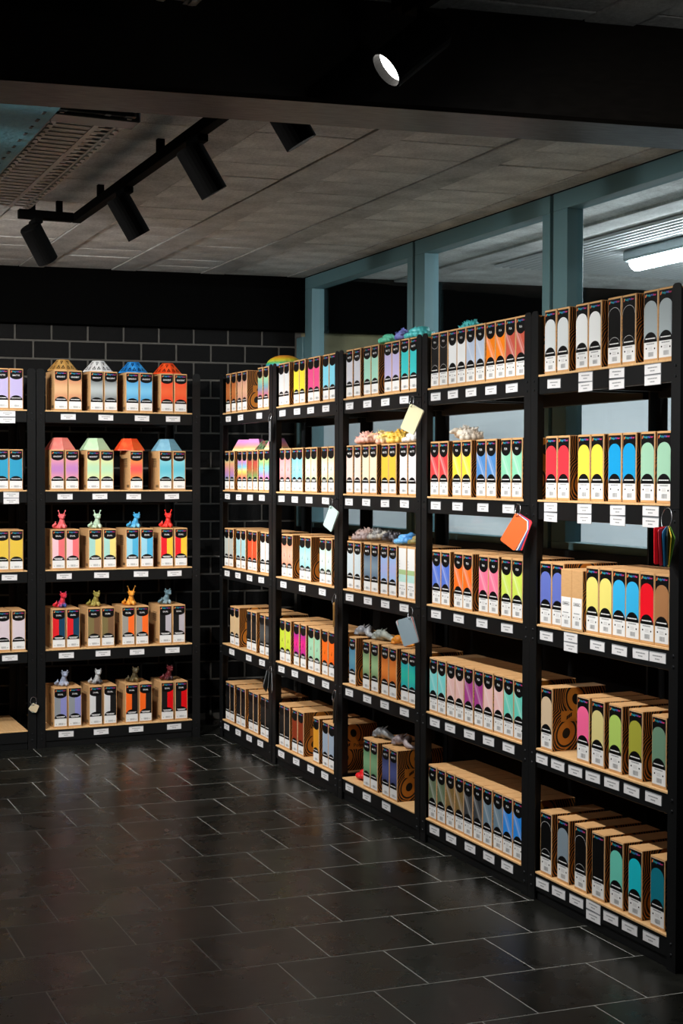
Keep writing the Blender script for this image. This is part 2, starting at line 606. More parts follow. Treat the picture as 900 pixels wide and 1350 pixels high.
# ------------------------------------------------------------------ the room behind the glass
me = MB().box(0.68, 4.2, -2.5, 8.4, ZC + 0.005, ZC + 0.15, 'cement_block').mesh('ceiling')
nceil = struct(obj('ceiling', me))
for k, x0 in enumerate((0.74, 1.12, 3.3, 3.8)):
    obj('rib', bevelled(x0, x0 + 0.13, -2.4, 8.2, ZC - 0.008, ZC + 0.01, 0.003, 'cement_rib', 'rib'), nceil)
cor = MB()
xs = [1.34 + 0.011 * i for i in range(151)]
vv, ff = [], []
for i, x in enumerate(xs):
    z = ZC - 0.006 + (0.005 if i % 4 in (0, 1) else -0.003)
    vv += [(x, 1.5, z), (x, 6.6, z)]
for i in range(len(xs) - 1):
    ff.append((2 * i, 2 * i + 1, 2 * i + 3, 2 * i + 2))
obj('corrugated_panel', cor.raw(vv, ff, 'corrugated_white').mesh('corrugated_panel'), nceil)
me = MB().box(0.12, 3.6, 0.0, 0.2, 0.0, 1.90, 'neighbour_pale').box(0.02, 3.6, 0.005, 0.2, 1.90, 2.2, 'neighbour_olive').box(0.02, 0.12, 0.0, 0.2, 0, 1.9, 'neighbour_olive').mesh('wall_neighbour')
struct(obj('wall_neighbour', me, None, (0.6, wall_y(0.6), 0), (0, 0, WALL_ANG)))
struct(obj('wall_far', MB().box(4.2, 4.3, -2.6, 8.6, 0, 2.6, 'neighbour_pale').mesh('wall_far')))

# ------------------------------------------------------------------ shelving units
Z0, PITCH, RAIL = 0.088, 0.4, 0.056
BOARD = 0.007
DEPTH = 0.50
POST = 0.0418
def row_z(r):
    return Z0 + PITCH * (5 - r)

def make_unit(width, label, loc, rotz):
    """local frame: x along the shelf front, y into the shelf, origin at the left inner front corner on the floor"""
    u = empty('shelving_unit', loc, (0, 0, rotz))
    tag(u, label, 'shelving unit', 'black bolted shelving units with plywood boards')
    for sx_ in (0, 1):
        for sy_ in (0, 1):
            mb = MB()
            xa, xb = (-POST, -0.0005) if sx_ == 0 else (width + 0.0005, width + POST)
            # angle profile: a wide face with rounded head and a flange going back
            yf = -0.006 if sy_ == 0 else DEPTH - 0.004
            pts = [(xa, 0.0), (xb, 0.0), (xb, 1.885), (xb - 0.005, 1.896), (xb - 0.013, 1.90), (xa + 0.013, 1.90), (xa + 0.005, 1.896), (xa, 1.885)]
            n = len(pts)
            vs = [(x, yf, z) for x, z in pts] + [(x, yf + 0.004, z) for x, z in pts]
            fs_ = [list(range(n)), [n + k for k in range(n)][::-1]] + [(k, n + k, n + (k + 1) % n, (k + 1) % n) for k in range(n)]
            mb.raw(vs, fs_, 'black_metal')
            fx = (xa, xa + 0.004) if sx_ == 0 else (xb - 0.004, xb)
            ya, yb = (yf + 0.004, yf + 0.045) if sy_ == 0 else (yf - 0.041, yf)
            mb.box(fx[0], fx[1], ya, yb, 0, 1.885, 'black_metal')
            obj('upright', fixn(mb.mesh('upright')), u)
    for r in range(1, 6):
        z = row_z(r)
        obj('shelf_board', bevelled(0.0005, width - 0.0005, -0.0045, DEPTH - 0.01, z, z + BOARD, 0.0012, 'plywood', 'shelf_board'), u)
        obj('front_rail', bevelled(0.0, width, -0.001, 0.024, z - RAIL, z - 0.0003, 0.0015, 'black_metal', 'front_rail'), u)
        obj('rear_rail', bevelled(0.0, width, DEPTH - 0.04, DEPTH - 0.006, z - RAIL, z - 0.0003, 0.0015, 'black_metal', 'rear_rail'), u)
        for xa in (0.0, width - 0.02):
            obj('side_rail', MB().box(xa, xa + 0.02, 0.0245, DEPTH - 0.0405, z - 0.035, z - 0.0003, 'black_metal').mesh('side_rail'), u)
    if True:
        # closed plinth strip under the bottom board
        obj('plinth', bevelled(0.0, width, 0.004, 0.02, 0.0, Z0 - RAIL - 0.0005, 0.001, 'black_metal', 'plinth'), u)
    bl = MB()
    for r in range(1, 6):
        for dz in (-0.012, -0.042):
            for xc in (-POST / 2, width + POST / 2):
                zc_ = row_z(r) + dz
                k = 8
                vs = [(xc + 0.0048 * math.cos(2 * PI * i / k), -0.0062, zc_ + 0.0048 * math.sin(2 * PI * i / k)) for i in range(k)]
                vs += [(xc + 0.0036 * math.cos(2 * PI * i / k), -0.0095, zc_ + 0.0036 * math.sin(2 * PI * i / k)) for i in range(k)]
                bl.raw(vs, [[k + i for i in range(k)]] + [(i, (i + 1) % k, k + (i + 1) % k, k + i) for i in range(k)], 'bolt_metal')
    o = obj('bolts', bl.mesh('bolts'), u)
    o['kind'] = 'stuff'
    return u

ORD = {1: 'first', 2: 'second', 3: 'third', 4: 'fourth', 5: 'fifth'}
ROWW = {1: 'top shelf', 2: 'second shelf down', 3: 'middle shelf', 4: 'fourth shelf down', 5: 'bottom shelf'}
BAY = {1: (7.056, 6.368), 2: (6.276, 5.5745), 3: (5.4866, 4.799), 4: (4.709, 4.015), 5: (3.930, 3.232)}
UNIT_PHRASE = {'B1': 'brick-wall unit without models', 'B2': 'brick-wall unit with models'}
for b in range(1, 6):
    UNIT_PHRASE[b] = '%s window-side unit from corner' % ORD[b]
for b, (ya, yb) in BAY.items():
    make_unit(ya - yb, 'black metal shelving unit along the glazing, %s from the brick-wall corner' % ORD[b], (0.0, ya, 0.0), -PI / 2)
YB = 7.108
make_unit(0.768, 'black metal shelving unit against the brick wall, with printed models on its cartons', (-0.922, YB, 0), 0.0)
make_unit(0.72, 'black metal shelving unit against the brick wall, without printed models', (-1.730, YB, 0), 0.0)

# ------------------------------------------------------------------ lettering
def text_mesh(word, shear=0.0):
    cu = bpy.data.curves.new('lettering', 'FONT')
    cu.body = word
    cu.resolution_u = 2
    cu.shear = shear
    cu.offset = 0.012
    to = bpy.data.objects.new('lettering', cu)
    COL.objects.link(to)
    dg = bpy.context.evaluated_depsgraph_get()
    me = bpy.data.meshes.new_from_object(to.evaluated_get(dg))
    V = [(v.co.x, v.co.y) for v in me.vertices]
    F = [list(p.vertices) for p in me.polygons]
    bpy.data.objects.remove(to)
    bpy.data.meshes.remove(me)
    xs_ = [p[0] for p in V]
    ys_ = [p[1] for p in V]
    x0, x1, y1 = min(xs_), max(xs_), max(ys_)
    return [((x - x0) / (x1 - x0), y / y1) for x, y in V], F
WORDS = {w: text_mesh(w) for w in ('MATTE', 'GRADIENT', 'DUAL', 'Poly', 'ma', 'ker', 'Polymaker', 'PLA')}
def put_word(mb, word, x0, x1, z0, z1, y, m):
    V, F = WORDS[word]
    mb.raw([(x0 + u * (x1 - x0), y, z0 + v * (z1 - z0)) for u, v in V], F, m)
def put_word_side(mb, word, y0, y1, z0, z1, x, m):
    V, F = WORDS[word]
    mb.raw([(x, y0 + u * (y1 - y0), z0 + v * (z1 - z0)) for u, v in V], F, m)

# ------------------------------------------------------------------ filament cartons
HB, DB = 0.202, 0.20
def carton_mesh(w, h):
    me = bevelled(-w / 2, w / 2, 0, DB, 0, h, 0.0014, 'kraft', 'carton_body')
    me.materials.append(M['peacock_print'])
    for p in me.polygons:
        if p.normal.x > 0.95:
            p.material_index = 1
    bm = bmesh.new()
    bm.from_mesh(me)
    bm.to_mesh(me)
    bm.free()
    # tuck flap seam on the lid, icons on the plain side, emblem and name on the printed side
    mb = MB()
    mb.v = [tuple(v.co) for v in me.vertices]
    mb.f = [list(p.vertices) for p in me.polygons]
    mb.mi = [p.material_index for p in me.polygons]
    mb.mats = ['kraft', 'peacock_print']
    mb.box(-w / 2 + 0.004, w / 2 - 0.004, 0.004, 0.030, h, h + 0.0006, 'kraft')
    xl = -w / 2 - 0.0002
    for k in range(3):
        a = 0.012 + 0.017 * k
        mb.raw([(xl, a + 0.011, 0.012), (xl, a, 0.012), (xl, a, 0.026), (xl, a + 0.011, 0.026)], [(0, 1, 2, 3)], 'ink_black')
    for k in range(7):
        zt = 0.16 - 0.007 * k
        mb.raw([(xl, 0.12, zt), (xl, 0.045, zt), (xl, 0.045, zt + 0.0025), (xl, 0.12, zt + 0.0025)], [(0, 1, 2, 3)], 'ink_black')
    xr = w / 2 + 0.0002
    for k in range(3):     # leaf emblem of three slanted blades
        a, z = 0.052 + 0.007 * k, 0.098 + 0.004 * k
        mb.raw([(xr, a, z), (xr, a + 0.006, z + 0.004), (xr, a + 0.007, z + 0.017), (xr, a + 0.001, z + 0.012)], [(0, 1, 2, 3)], 'ink_black')
    put_word_side(mb, 'Polymaker', 0.09, 0.185, 0.103, 0.118, xr, 'ink_black')
    bpy.data.meshes.remove(me)
    return mb.mesh('carton_body')

def cap(w, z_base, rise, n=14, xo=0.0):
    """points of a half ellipse over z_base (rise may be negative)"""
    return [(xo + w / 2 * math.cos(PI * k / n), z_base + rise * math.sin(PI * k / n)) for k in range(n + 1)]

def logo(mb, w, z, y):
    x0 = -w / 2 + 0.004
    q = [(0, 0), (0.004, 0.001), (0.0065, 0.006), (0.006, 0.0105), (0.003, 0.009)]
    mb.front([(x0 + a, z - 0.003 + b) for a, b in q], y, 'logo_red')
    mb.front([(x0 + 0.002 + a * 0.7, z - 0.001 + b * 0.7) for a, b in q], y - 0.0001, 'logo_amber')
    a, b = x0 + 0.0085, w / 2 - 0.004
    L = b - a
    put_word(mb, 'Poly', a, a + L * 0.40, z - 0.0005, z + 0.006, y, 'logo_teal')
    put_word(mb, 'ma', a + L * 0.42, a + L * 0.68, z, z + 0.0052, y, 'logo_blue')
    put_word(mb, 'ker', a + L * 0.70, b, z, z + 0.006, y, 'logo_pink')

def fake_lines(mb, w, z, y, m, n=2, hgt=0.0032):
    for k in range(n):
        s = w * (0.74 - 0.16 * k)
        x = -s / 2
        while x < s / 2 - 0.001:
            e = min(s / 2, x + 0.0045)
            mb.rect(x, e, z - k * hgt * 1.45, z - k * hgt * 1.45 + hgt, y, m)
            x = e + 0.0009

def barcode(mb, w, z, y, big):
    rnd = random.Random(3)
    x = -w * 0.17
    while x < w * 0.22:
        s = rnd.choice((0.0008, 0.0013, 0.0019))
        mb.rect(x, x + s, z + 0.006, z + (0.019 if big else 0.016), y, 'ink_grey')
        x += s + rnd.choice((0.0012, 0.0016))
    if big:
        fake_lines(mb, w * 0.85, z + 0.0405, y, 'ink_grey', 1, 0.003)
        mb.rect(-w * 0.36, -w * 0.27, z + 0.028, z + 0.0325, y, 'ink_black')
        mb.rect(w * 0.27, w * 0.36, z + 0.026, z + 0.0305, y, 'ink_black')
        for k in range(3):
            mb.rect(-w * 0.15, w * 0.15, z + 0.025 + 0.0035 * k, z + 0.0265 + 0.0035 * k, y, 'ink_line')
    else:
        mb.rect(-w * 0.38, -w * 0.30, z + 0.007, z + 0.013, y, 'ink_line')
        mb.rect(w * 0.28, w * 0.40, z + 0.007, z + 0.013, y, 'ink_line')

def label_mesh(style, mode, word, w, h):
    mb = MB()
    lw = w - 0.0075
    a, b = -lw / 2, lw / 2
    zb, zt = 0.0075, h - 0.006
    H = zt - zb
    y0, y1, y2, y3 = -0.0004, -0.0007, -0.0010, -0.0013
    pm = {'solid': 'panel_solid', 'grad': 'panel_grad', 'streak': 'panel_streak', 'mark': 'panel_grad', 'dual': 'panel_solid', 'outline': 'panel_solid', 'blank': 'panel_solid'}.get(mode, mode)
    if style == 'kraftbox':
        zm = zb + 0.54 * H
        mb.box(a, b, y0, -0.00001, zb, zm, 'white_print')
        z = zm - 0.016
        for q in ((a + 0.008, b - 0.008, z, z + 0.0012), (a + 0.008, b - 0.008, z - 0.0085, z - 0.0073), (a + 0.008, a + 0.0092, z - 0.008, z + 0.001), (b - 0.0092, b - 0.008, z - 0.008, z + 0.001)):
            mb.rect(*q, y1, 'ink_black')
        fake_lines(mb, lw * 0.7, z - 0.0055, y1, 'ink_black', 1)
        barcode(mb, lw, zb + 0.004, y1, True)
        return mb.mesh('front_label')
    if style == 'pale':
        mb.box(a, b, y0, -0.00001, zb, zt, 'white_print')
        mb.rect(a, b, zb + 0.46 * H, zb + 0.56 * H, y1, 'green_print')
        mb.rect(a, b, zb + 0.31 * H, zb + 0.455 * H, y1, 'aqua_print')
        for k in range(3):
            mb.rect(a + 0.006, a + 0.009, zb + (0.60 + 0.06 * k) * H, zb + (0.63 + 0.06 * k) * H, y1, 'ink_grey')
        barcode(mb, lw, zb + 0.002, y1, True)
        return mb.mesh('front_label')
    zw = {'round': 0.205, 'tall': 0.245, 'arch': 0.25}[style] * H + zb
    # backing sheet
    mb.box(a, b, y0, -0.00001, zb, zt, 'white_print')
    if style == 'arch':
        mb.rect(a, b, zw, zt, y1, 'ink_black')
        sh = zb + 0.735 * H
        ct = cap(lw, sh, 0.135 * H)
        if mode == 'outline':
            n = len(ct)
            for k in range(n - 1):
                (xa, za), (xb, zb_) = ct[k], ct[k + 1]
                mb.front([(xa, za), (xb, zb_), (xb * 0.975, zb_ - 0.0012), (xa * 0.975, za - 0.0012)], y2, 'ink_line')
        if mode not in ('blank', 'outline'):
            mb.front([(a, zw), (b, zw)] + ct, y2, pm)
        rise = 0.150 * H
    else:
        mb.rect(a, b, zw, zt, y1, pm)
        if mode == 'dual':
            mb.rect(0.0, b, zw, zt, y1 - 0.0001, 'panel_second')
        if style == 'round':
            sh, dip = zb + 0.835 * H, 0.085 * H
            rise = 0.125 * H
        else:
            sh, dip = zb + 0.845 * H, 0.125 * H
            rise = 0.150 * H
        lo = cap(lw, sh, -dip)
        mb.front([(a, zt)] + lo[::-1] + [(b, zt)], y2, 'ink_black')
        if mode == 'outline':
            for k in range(len(lo) - 1):
                (xa, za), (xb, zb_) = lo[k], lo[k + 1]
                mb.front([(xa, za), (xa, za - 0.0012), (xb, zb_ - 0.0012), (xb, zb_)], y2, 'ink_line')
        if word:
            ww = lw * {'GRADIENT': 0.68, 'MATTE': 0.56, 'DUAL': 0.44, 'PLA': 0.30}[word]
            zc_ = zb + (0.835 if style == 'round' else 0.825) * H
            put_word(mb, word, -ww / 2, ww / 2, zc_, zc_ + 0.0075, y3, 'white_print')
    foot = cap(lw, zw, rise)
    mb.front(foot, y2 - 0.0001, 'ink_black')
    if mode == 'outline':
        for k in range(len(foot) - 1):
            (xa, za), (xb, zb_) = foot[k], foot[k + 1]
            mb.front([(xa, za), (xa, za + 0.0012), (xb, zb_ + 0.0012), (xb, zb_)], y2 - 0.00015, 'ink_line')
    fake_lines(mb, lw, zw + 0.0085, y3, 'white_print', 2 if mode in ('dual', 'mark') else 1)
    barcode(mb, lw, zb, y1, style != 'round')
    logo(mb, lw, zt - 0.0115, y3)
    if mode == 'mark':
        zc_ = zb + 0.52 * H
        mb.front([(-0.001, zc_ - 0.009), (0.002, zc_ - 0.008), (0.004, zc_ + 0.008), (0.002, zc_ + 0.008), (0.000, zc_ - 0.004), (-0.004, zc_ - 0.001)], y3, 'ink_black')
    return mb.mesh('front_label')

_cm, _lm = {}, {}
def carton(loc, rotz, w, h, style, mode, word, ca, cb, label, group):
    if (w, h) not in _cm:
        _cm[(w, h)] = carton_mesh(w, h)
    key = (style, mode, word, w, h)
    if key not in _lm:
        _lm[key] = label_mesh(*key)
    e = empty('filament_carton', loc, (0, 0, rotz))
    tag(e, label, 'carton', group)
    obj('carton_body', _cm[(w, h)], e)
    o = obj('front_label', _lm[key], e)
    o.color = lin(ca)
    o['colour_b'] = list(lin(cb)[:3])
    return e

CARTON_AT = {
    'B1_1': [-1.133, -1.062],
    'B1_2': [-1.134, -1.064],
    'B1_3': [-1.134, -1.063],
    'B1_4': [-1.129, -1.053],
    'B2_1': [-0.839, -0.767, -0.657, -0.584, -0.472, -0.399, -0.289, -0.215],
    'B2_2': [-0.858, -0.783, -0.675, -0.604, -0.451, -0.296, -0.222],
    'B2_3': [-0.853, -0.781, -0.666, -0.59, -0.472, -0.395, -0.289, -0.213],
    'B2_4': [-0.852, -0.779, -0.672, -0.6, -0.494, -0.42, -0.296, -0.224],
    'B2_5': [-0.844, -0.771, -0.664, -0.589, -0.475, -0.402, -0.286, -0.211],
    '1_1': [-6.996, -6.907, -6.823, -6.747, -6.521, -6.442],
    '1_2': [-7.015, -6.937, -6.819, -6.743, -6.668, -6.59, -6.504, -6.427],
    '1_3': [-7.022, -6.951, -6.834, -6.764, -6.664, -6.594, -6.482, -6.412],
    '1_4': [-6.929, -6.858, -6.679, -6.608, -6.485, -6.415],
    '1_5': [-6.998, -6.928, -6.83, -6.76, -6.65, -6.579, -6.479, -6.408],
    '2_1': [-6.234, -6.164, -6.045, -5.971, -5.87, -5.8, -5.702, -5.629],
    '2_2': [-6.225, -6.147, -6.07, -6.0, -5.9, -5.83, -5.712, -5.637],
    '2_3': [-6.193, -6.123, -5.971, -5.901, -5.735, -5.665],
    '2_4': [-6.216, -6.145, -6.036, -5.958, -5.861, -5.788, -5.705, -5.628],
    '2_5': [-6.222, -6.151, -6.054, -5.982, -5.803, -5.694, -5.624],
    '3_1': [-5.445, -5.367, -5.268, -5.196, -5.071, -5.001, -4.918, -4.848],
    '3_2': [-5.442, -5.364, -5.279, -5.207, -5.1, -5.03, -4.927, -4.856],
    '3_3': [-5.432, -5.358, -5.264, -5.193, -5.098, -5.022, -4.938, -4.862],
    '3_4': [-5.407, -5.266, -5.184, -5.091, -5.015, -4.912, -4.842],
    '3_5': [-5.26, -5.189, -5.08, -5.007],
    '4_1': [-4.672, -4.603, -4.534, -4.466, -4.397, -4.328, -4.259, -4.191, -4.122, -4.053],
    '4_2': [-4.668, -4.598, -4.495, -4.423, -4.32, -4.25, -4.147, -4.074],
    '4_3': [-4.649, -4.578, -4.481, -4.41, -4.299, -4.229, -4.142, -4.068],
    '4_4': [-4.672, -4.603, -4.534, -4.466, -4.397, -4.328, -4.259, -4.191, -4.122, -4.053],
    '4_5': [-4.672, -4.603, -4.534, -4.466, -4.397, -4.328, -4.259, -4.191, -4.122, -4.053],
    '5_1': [-3.873, -3.803, -3.696, -3.626, -3.521, -3.451, -3.345, -3.273],
    '5_2': [-3.863, -3.792, -3.681, -3.609, -3.515, -3.444, -3.352, -3.276],
    '5_3': [-3.891, -3.821, -3.7545, -3.6935, -3.6275, -3.5585, -3.489, -3.419, -3.349, -3.279],
    '5_4': [-3.885, -3.674, -3.593, -3.504, -3.4, -3.288],
    '5_5': [-3.879, -3.783, -3.684, -3.585, -3.493, -3.397, -3.29],
}
TAG_AT = {
    'B2_1': [-0.804, -0.612, -0.423, -0.258],
    'B2_2': [-0.821, -0.643, -0.467, -0.264],
    'B2_3': [-0.826, -0.635, -0.429, -0.25],
    'B2_4': [-0.816, -0.628, -0.45, -0.261],
    'B2_5': [-0.818, -0.638, -0.455, -0.252],
    'B1_1': [-1.106],
    'B1_2': [-1.089],
    'B1_3': [-1.099],
    'B1_4': [-1.098],
    '1_1': [-6.971, -6.784, -6.512],
    '1_2': [-6.985, -6.811, -6.64, -6.473],
    '1_3': [-6.989, -6.821, -6.648, -6.48],
    '1_4': [-6.913, -6.658, -6.467],
    '1_5': [-6.993, -6.815, -6.651, -6.49],
    '2_1': [-6.199, -6.016, -5.853, -5.68],
    '2_2': [-6.209, -6.041, -5.869, -5.681],
    '2_3': [-6.182, -5.948, -5.714],
    '2_4': [-6.206, -6.036, -5.84, -5.674],
    '2_5': [-6.206, -6.017, -5.842, -5.68],
    '3_1': [-5.426, -5.248, -5.078, -4.909],
    '3_2': [-5.429, -5.256, -5.077, -4.903],
    '3_3': [-5.419, -5.237, -5.072, -4.903],
    '3_4': [-5.42, -5.24, -5.074, -4.897],
    '3_5': [-5.416, -5.241, -5.056],
    '4_1': [-4.647, -4.513, -4.379, -4.239, -4.1],
    '4_2': [-4.642, -4.474, -4.29, -4.117],
    '4_3': [-4.636, -4.461, -4.292, -4.122],
    '4_4': [-4.642, -4.522, -4.378, -4.242, -4.107],
    '4_5': [-4.641, -4.51, -4.369, -4.235, -4.111],
    '5_1': [-3.839, -3.661, -3.497, -3.322],
    '5_2': [-3.854, -3.662, -3.487, -3.326],
    '5_3': [-3.874, -3.733, -3.587, -3.473, -3.368, -3.288],
    '5_4': [-3.9, -3.802, -3.702, -3.606, -3.507, -3.407, -3.302],
    '5_5': [-3.888, -3.792, -3.691, -3.598, -3.506, -3.411, -3.308],
}


# runs of cartons per shelf: (how many, colour words, style mode, first colour, second colour)
K = '#141415'
STOCK = {
    'B1_1': [(2, 'lilac', 'solid', '#b9b0dc', '')], 'B1_2': [(2, 'sky blue', 'solid', '#2f9bc4', '')],
    'B1_3': [(2, 'yellow', 'solid', '#e8c54a', '')], 'B1_4': [(2, 'pale pink', 'solid', '#dccfd8', '')],
    'B2_1': [(2, 'copper gradient', 'grad', '#c06a48', '#e0b488'), (2, 'black and silver gradient', 'grad', '#2a2c2e', '#b4bcbe'), (2, 'blue gradient', 'grad', '#1f86c8', '#7cc4ea'), (2, 'red orange gradient', 'grad', '#e8351c', '#f2683c')],
    'B2_2': [(2, 'pink and mauve gradient', 'grad', '#f2a49c', '#c084c4'), (2, 'pale green gradient', 'grad', '#e8e49c', '#b8e0bc'), (1, 'orange and coral gradient', 'grad', '#f8a848', '#f05858'), (2, 'aqua gradient', 'grad', '#98dce4', '#64c0d6')],
    'B2_3': [(2, 'blush and coral', 'dual', '#f2c9d4', '#ee7378'), (2, 'mint and yellow', 'dual', '#a5d6cf', '#f0da82'), (2, 'two-blue', 'dual', '#9ad4ea', '#4fb0dc'), (2, 'red and yellow', 'dual', '#e8202c', '#f0c83a')],
    'B2_4': [(2, 'red and navy', 'dual', '#e01f28', '#123f5c'), (2, 'olive and brown', 'dual', '#7d7048', '#7a5a40'), (2, 'grey and orange', 'dual', '#a09c94', '#ff7028'), (2, 'black and pale grey', 'dual', K, '#b9b4be')],
    'B2_5': [(2, 'grey and periwinkle', 'dual', '#8f959c', '#8c8fcc'), (2, 'white and black', 'dual', '#d8dadc', K), (2, 'orange and black', 'dual', '#ff6a1e', K), (2, 'black and red', 'dual', K, '#e3000f')],
    '1_1': [(2, 'copper brown', 'grad', '#9c4c20', '#c07440'), (2, 'skin pink', 'grad', '#b88078', '#dcac8c'), (2, 'muted rainbow', 'panel_rainbow_a', '', '')],
    '1_2': [(2, 'mauve rainbow', 'panel_rainbow_b', '', ''), (2, 'bright rainbow', 'panel_rainbow_c', '', ''), (2, 'rust and green', 'panel_earth', '', ''), (2, 'lime and pink rainbow', 'panel_rainbow_d', '', '')],
    '1_3': [(2, 'grey', 'solid', '#b9c0bb', ''), (2, 'light aqua', 'solid', '#a9d3da', ''), (2, 'red orange', 'solid', '#f0502c', ''), (2, 'near white', 'solid', '#dfe6e8', '')],
    '1_4': [(2, 'tan', 'solid', '#d6b98e', ''), (2, 'black', 'solid', K, ''), (2, 'charcoal', 'grad', '#202224', '#4a4e50')],
    '1_5': [(8, 'black', 'solid', K, '')],
    '2_1': [(2, 'silver white', 'solid', '#cfd2d4', ''), (2, 'yellow', 'solid', '#f0dc3c', ''), (2, 'pink', 'solid', '#e8508c', ''), (2, 'sky blue', 'solid', '#7fd0e8', '')],
    '2_2': [(2, 'pink', 'mark', '#f28890', '#f8acb0'), (2, 'light blue', 'mark', '#6cbcd8', '#94d4e6'), (2, 'pale green', 'mark', '#c0e0a8', '#dcecd0'), (2, 'pale yellow', 'mark', '#e6ec9c', '#dfece0')],
    '2_3': [(2, 'salmon', 'mark', '#f08c68', '#f4b09c'), (2, 'aqua', 'mark', '#7cc8d0', '#b4e4e4'), (2, 'mint white', 'mark', '#b8e4d4', '#dcf0ea')],
    '2_4': [(2, 'lime', 'mark', '#c0d828', '#d0e244'), (2, 'magenta and purple', 'mark', '#7c2890', '#ec288c'), (2, 'mint', 'mark', '#98d2ac', '#a8dab8'), (2, 'orange', 'mark', '#ff6410', '#ff741e')],
    '2_5': [(2, 'black', 'solid', K, ''), (2, 'rust', 'solid', '#8c3418', ''), (1, 'amber', 'solid', '#e09a28', ''), (2, 'grey blue', 'solid', '#9fb0c4', '')],
    '3_1': [(2, 'pale grey', 'solid', '#d0d2dc', ''), (2, 'mint', 'solid', '#a8e0cc', ''), (2, 'lavender', 'solid', '#c4bce6', ''), (2, 'turquoise', 'solid', '#3cc8cc', '')],
    '3_2': [(2, 'blush', 'solid', '#f0d8d0', ''), (2, 'cream', 'solid', '#efe6c4', ''), (2, 'golden yellow', 'solid', '#f0c040', ''), (2, 'white', 'solid', '#e6e6ea', '')],
    '3_3': [(2, 'pale blue grey', 'solid', '#cfdde4', ''), (2, 'slate gradient', 'grad', '#2c4868', '#7f95a8'), (2, 'sky gradient', 'grad', '#8fbcea', '#a9b4e6'), (2, 'white and green', 'pale', '', '')],
    '3_4': [(1, 'steel blue', 'grad', '#4078a0', '#5c98b0'), (2, 'moss gradient', 'grad', '#3e5a34', '#a4c894'), (2, 'burnt orange gradient', 'grad', '#b04c18', '#f08a3c'), (2, 'turquoise gradient', 'grad', '#1898b4', '#2cc4b0')],
    '3_5': [(2, 'green gradient', 'grad', '#3c6c4c', '#86b488'), (2, 'navy gradient', 'grad', '#1e2244', '#525c94')],
    '4_1': [(2, 'black', 'outline', K, ''), (2, 'white', 'solid', '#e9ecee', ''), (2, 'pale blue', 'streak', '#b8c8e0', ''), (2, 'orange', 'streak', '#f58214', ''), (2, 'terracotta', 'streak', '#c05442', '')],
    '4_2': [(2, 'coral red', 'streak', '#ff4044', ''), (2, 'yellow', 'streak', '#f8d840', ''), (2, 'denim blue', 'streak', '#4a84c4', ''), (2, 'mint', 'streak', '#84ccaa', '')],
    '4_3': [(2, 'cornflower blue', 'streak', '#5072d0', ''), (2, 'orange', 'streak', '#ff701c', ''), (2, 'pink', 'streak', '#ff7498', ''), (2, 'lime', 'streak', '#cae258', '')],
    '4_4': [(2, 'aqua', 'streak', '#78d8d8', ''), (2, 'blush', 'streak', '#e8bcb8', ''), (2, 'purple', 'streak', '#a83e90', ''), (2, 'pale rose', 'streak', '#f0c4c2', ''), (2, 'sea green', 'streak', '#6cd4c2', '')],
    '4_5': [(2, 'sage', 'streak', '#66765a', ''), (2, 'bronze', 'streak', '#80683c', ''), (2, 'charcoal', 'streak', '#3c4044', ''), (2, 'steel grey', 'streak', '#6c8698', ''), (2, 'azure', 'streak', '#2c8eec', '')],
    '5_1': [(2, 'pale grey', 'solid', '#d4dadc', ''), (2, 'white', 'solid', '#eceff0', ''), (2, 'black', 'outline', K, ''), (2, 'mid grey', 'solid', '#a4b0b4', '')],
    '5_2': [(2, 'red', 'solid', '#ff3440', ''), (2, 'yellow', 'solid', '#f8d64a', ''), (2, 'blue', 'solid', '#149ad6', ''), (2, 'sage green', 'solid', '#9ccaae', '')],
    '5_3': [(2, 'periwinkle', 'solid', '#6272c2', ''), (2, 'bare kraft', 'kraftbox', '', ''), (2, 'pale yellow', 'solid', '#e8dc78', ''), (2, 'sky blue', 'solid', '#34b0e6', ''), (1, 'red', 'solid', '#f01024', ''), (1, 'brown', 'solid', '#a5744c', '')],
    '5_4': [(1, 'beige', 'solid', '#d8c0a0', ''), (1, 'pink', 'solid', '#fa689c', ''), (1, 'khaki', 'solid', '#dccf8c', ''), (1, 'lime', 'solid', '#b4d468', ''), (1, 'olive', 'solid', '#a8a83c', ''), (1, 'grey green', 'solid', '#6c9078', '')],
    '5_5': [(1, 'black', 'outline', K, ''), (1, 'slate grey', 'solid', '#8494a0', ''), (1, 'black', 'outline', K, ''), (1, 'unlined black', 'blank', K, ''), (1, 'mint', 'solid', '#6cd0bc', ''), (1, 'cyan', 'solid', '#14c4d4', ''), (1, 'dark teal', 'solid', '#0c7c90', '')],
}
WORD = {'B1': 'MATTE', '1': None, '2': None, '3': 'MATTE', '4': 'PLA', '5': None}
RUNS = {}
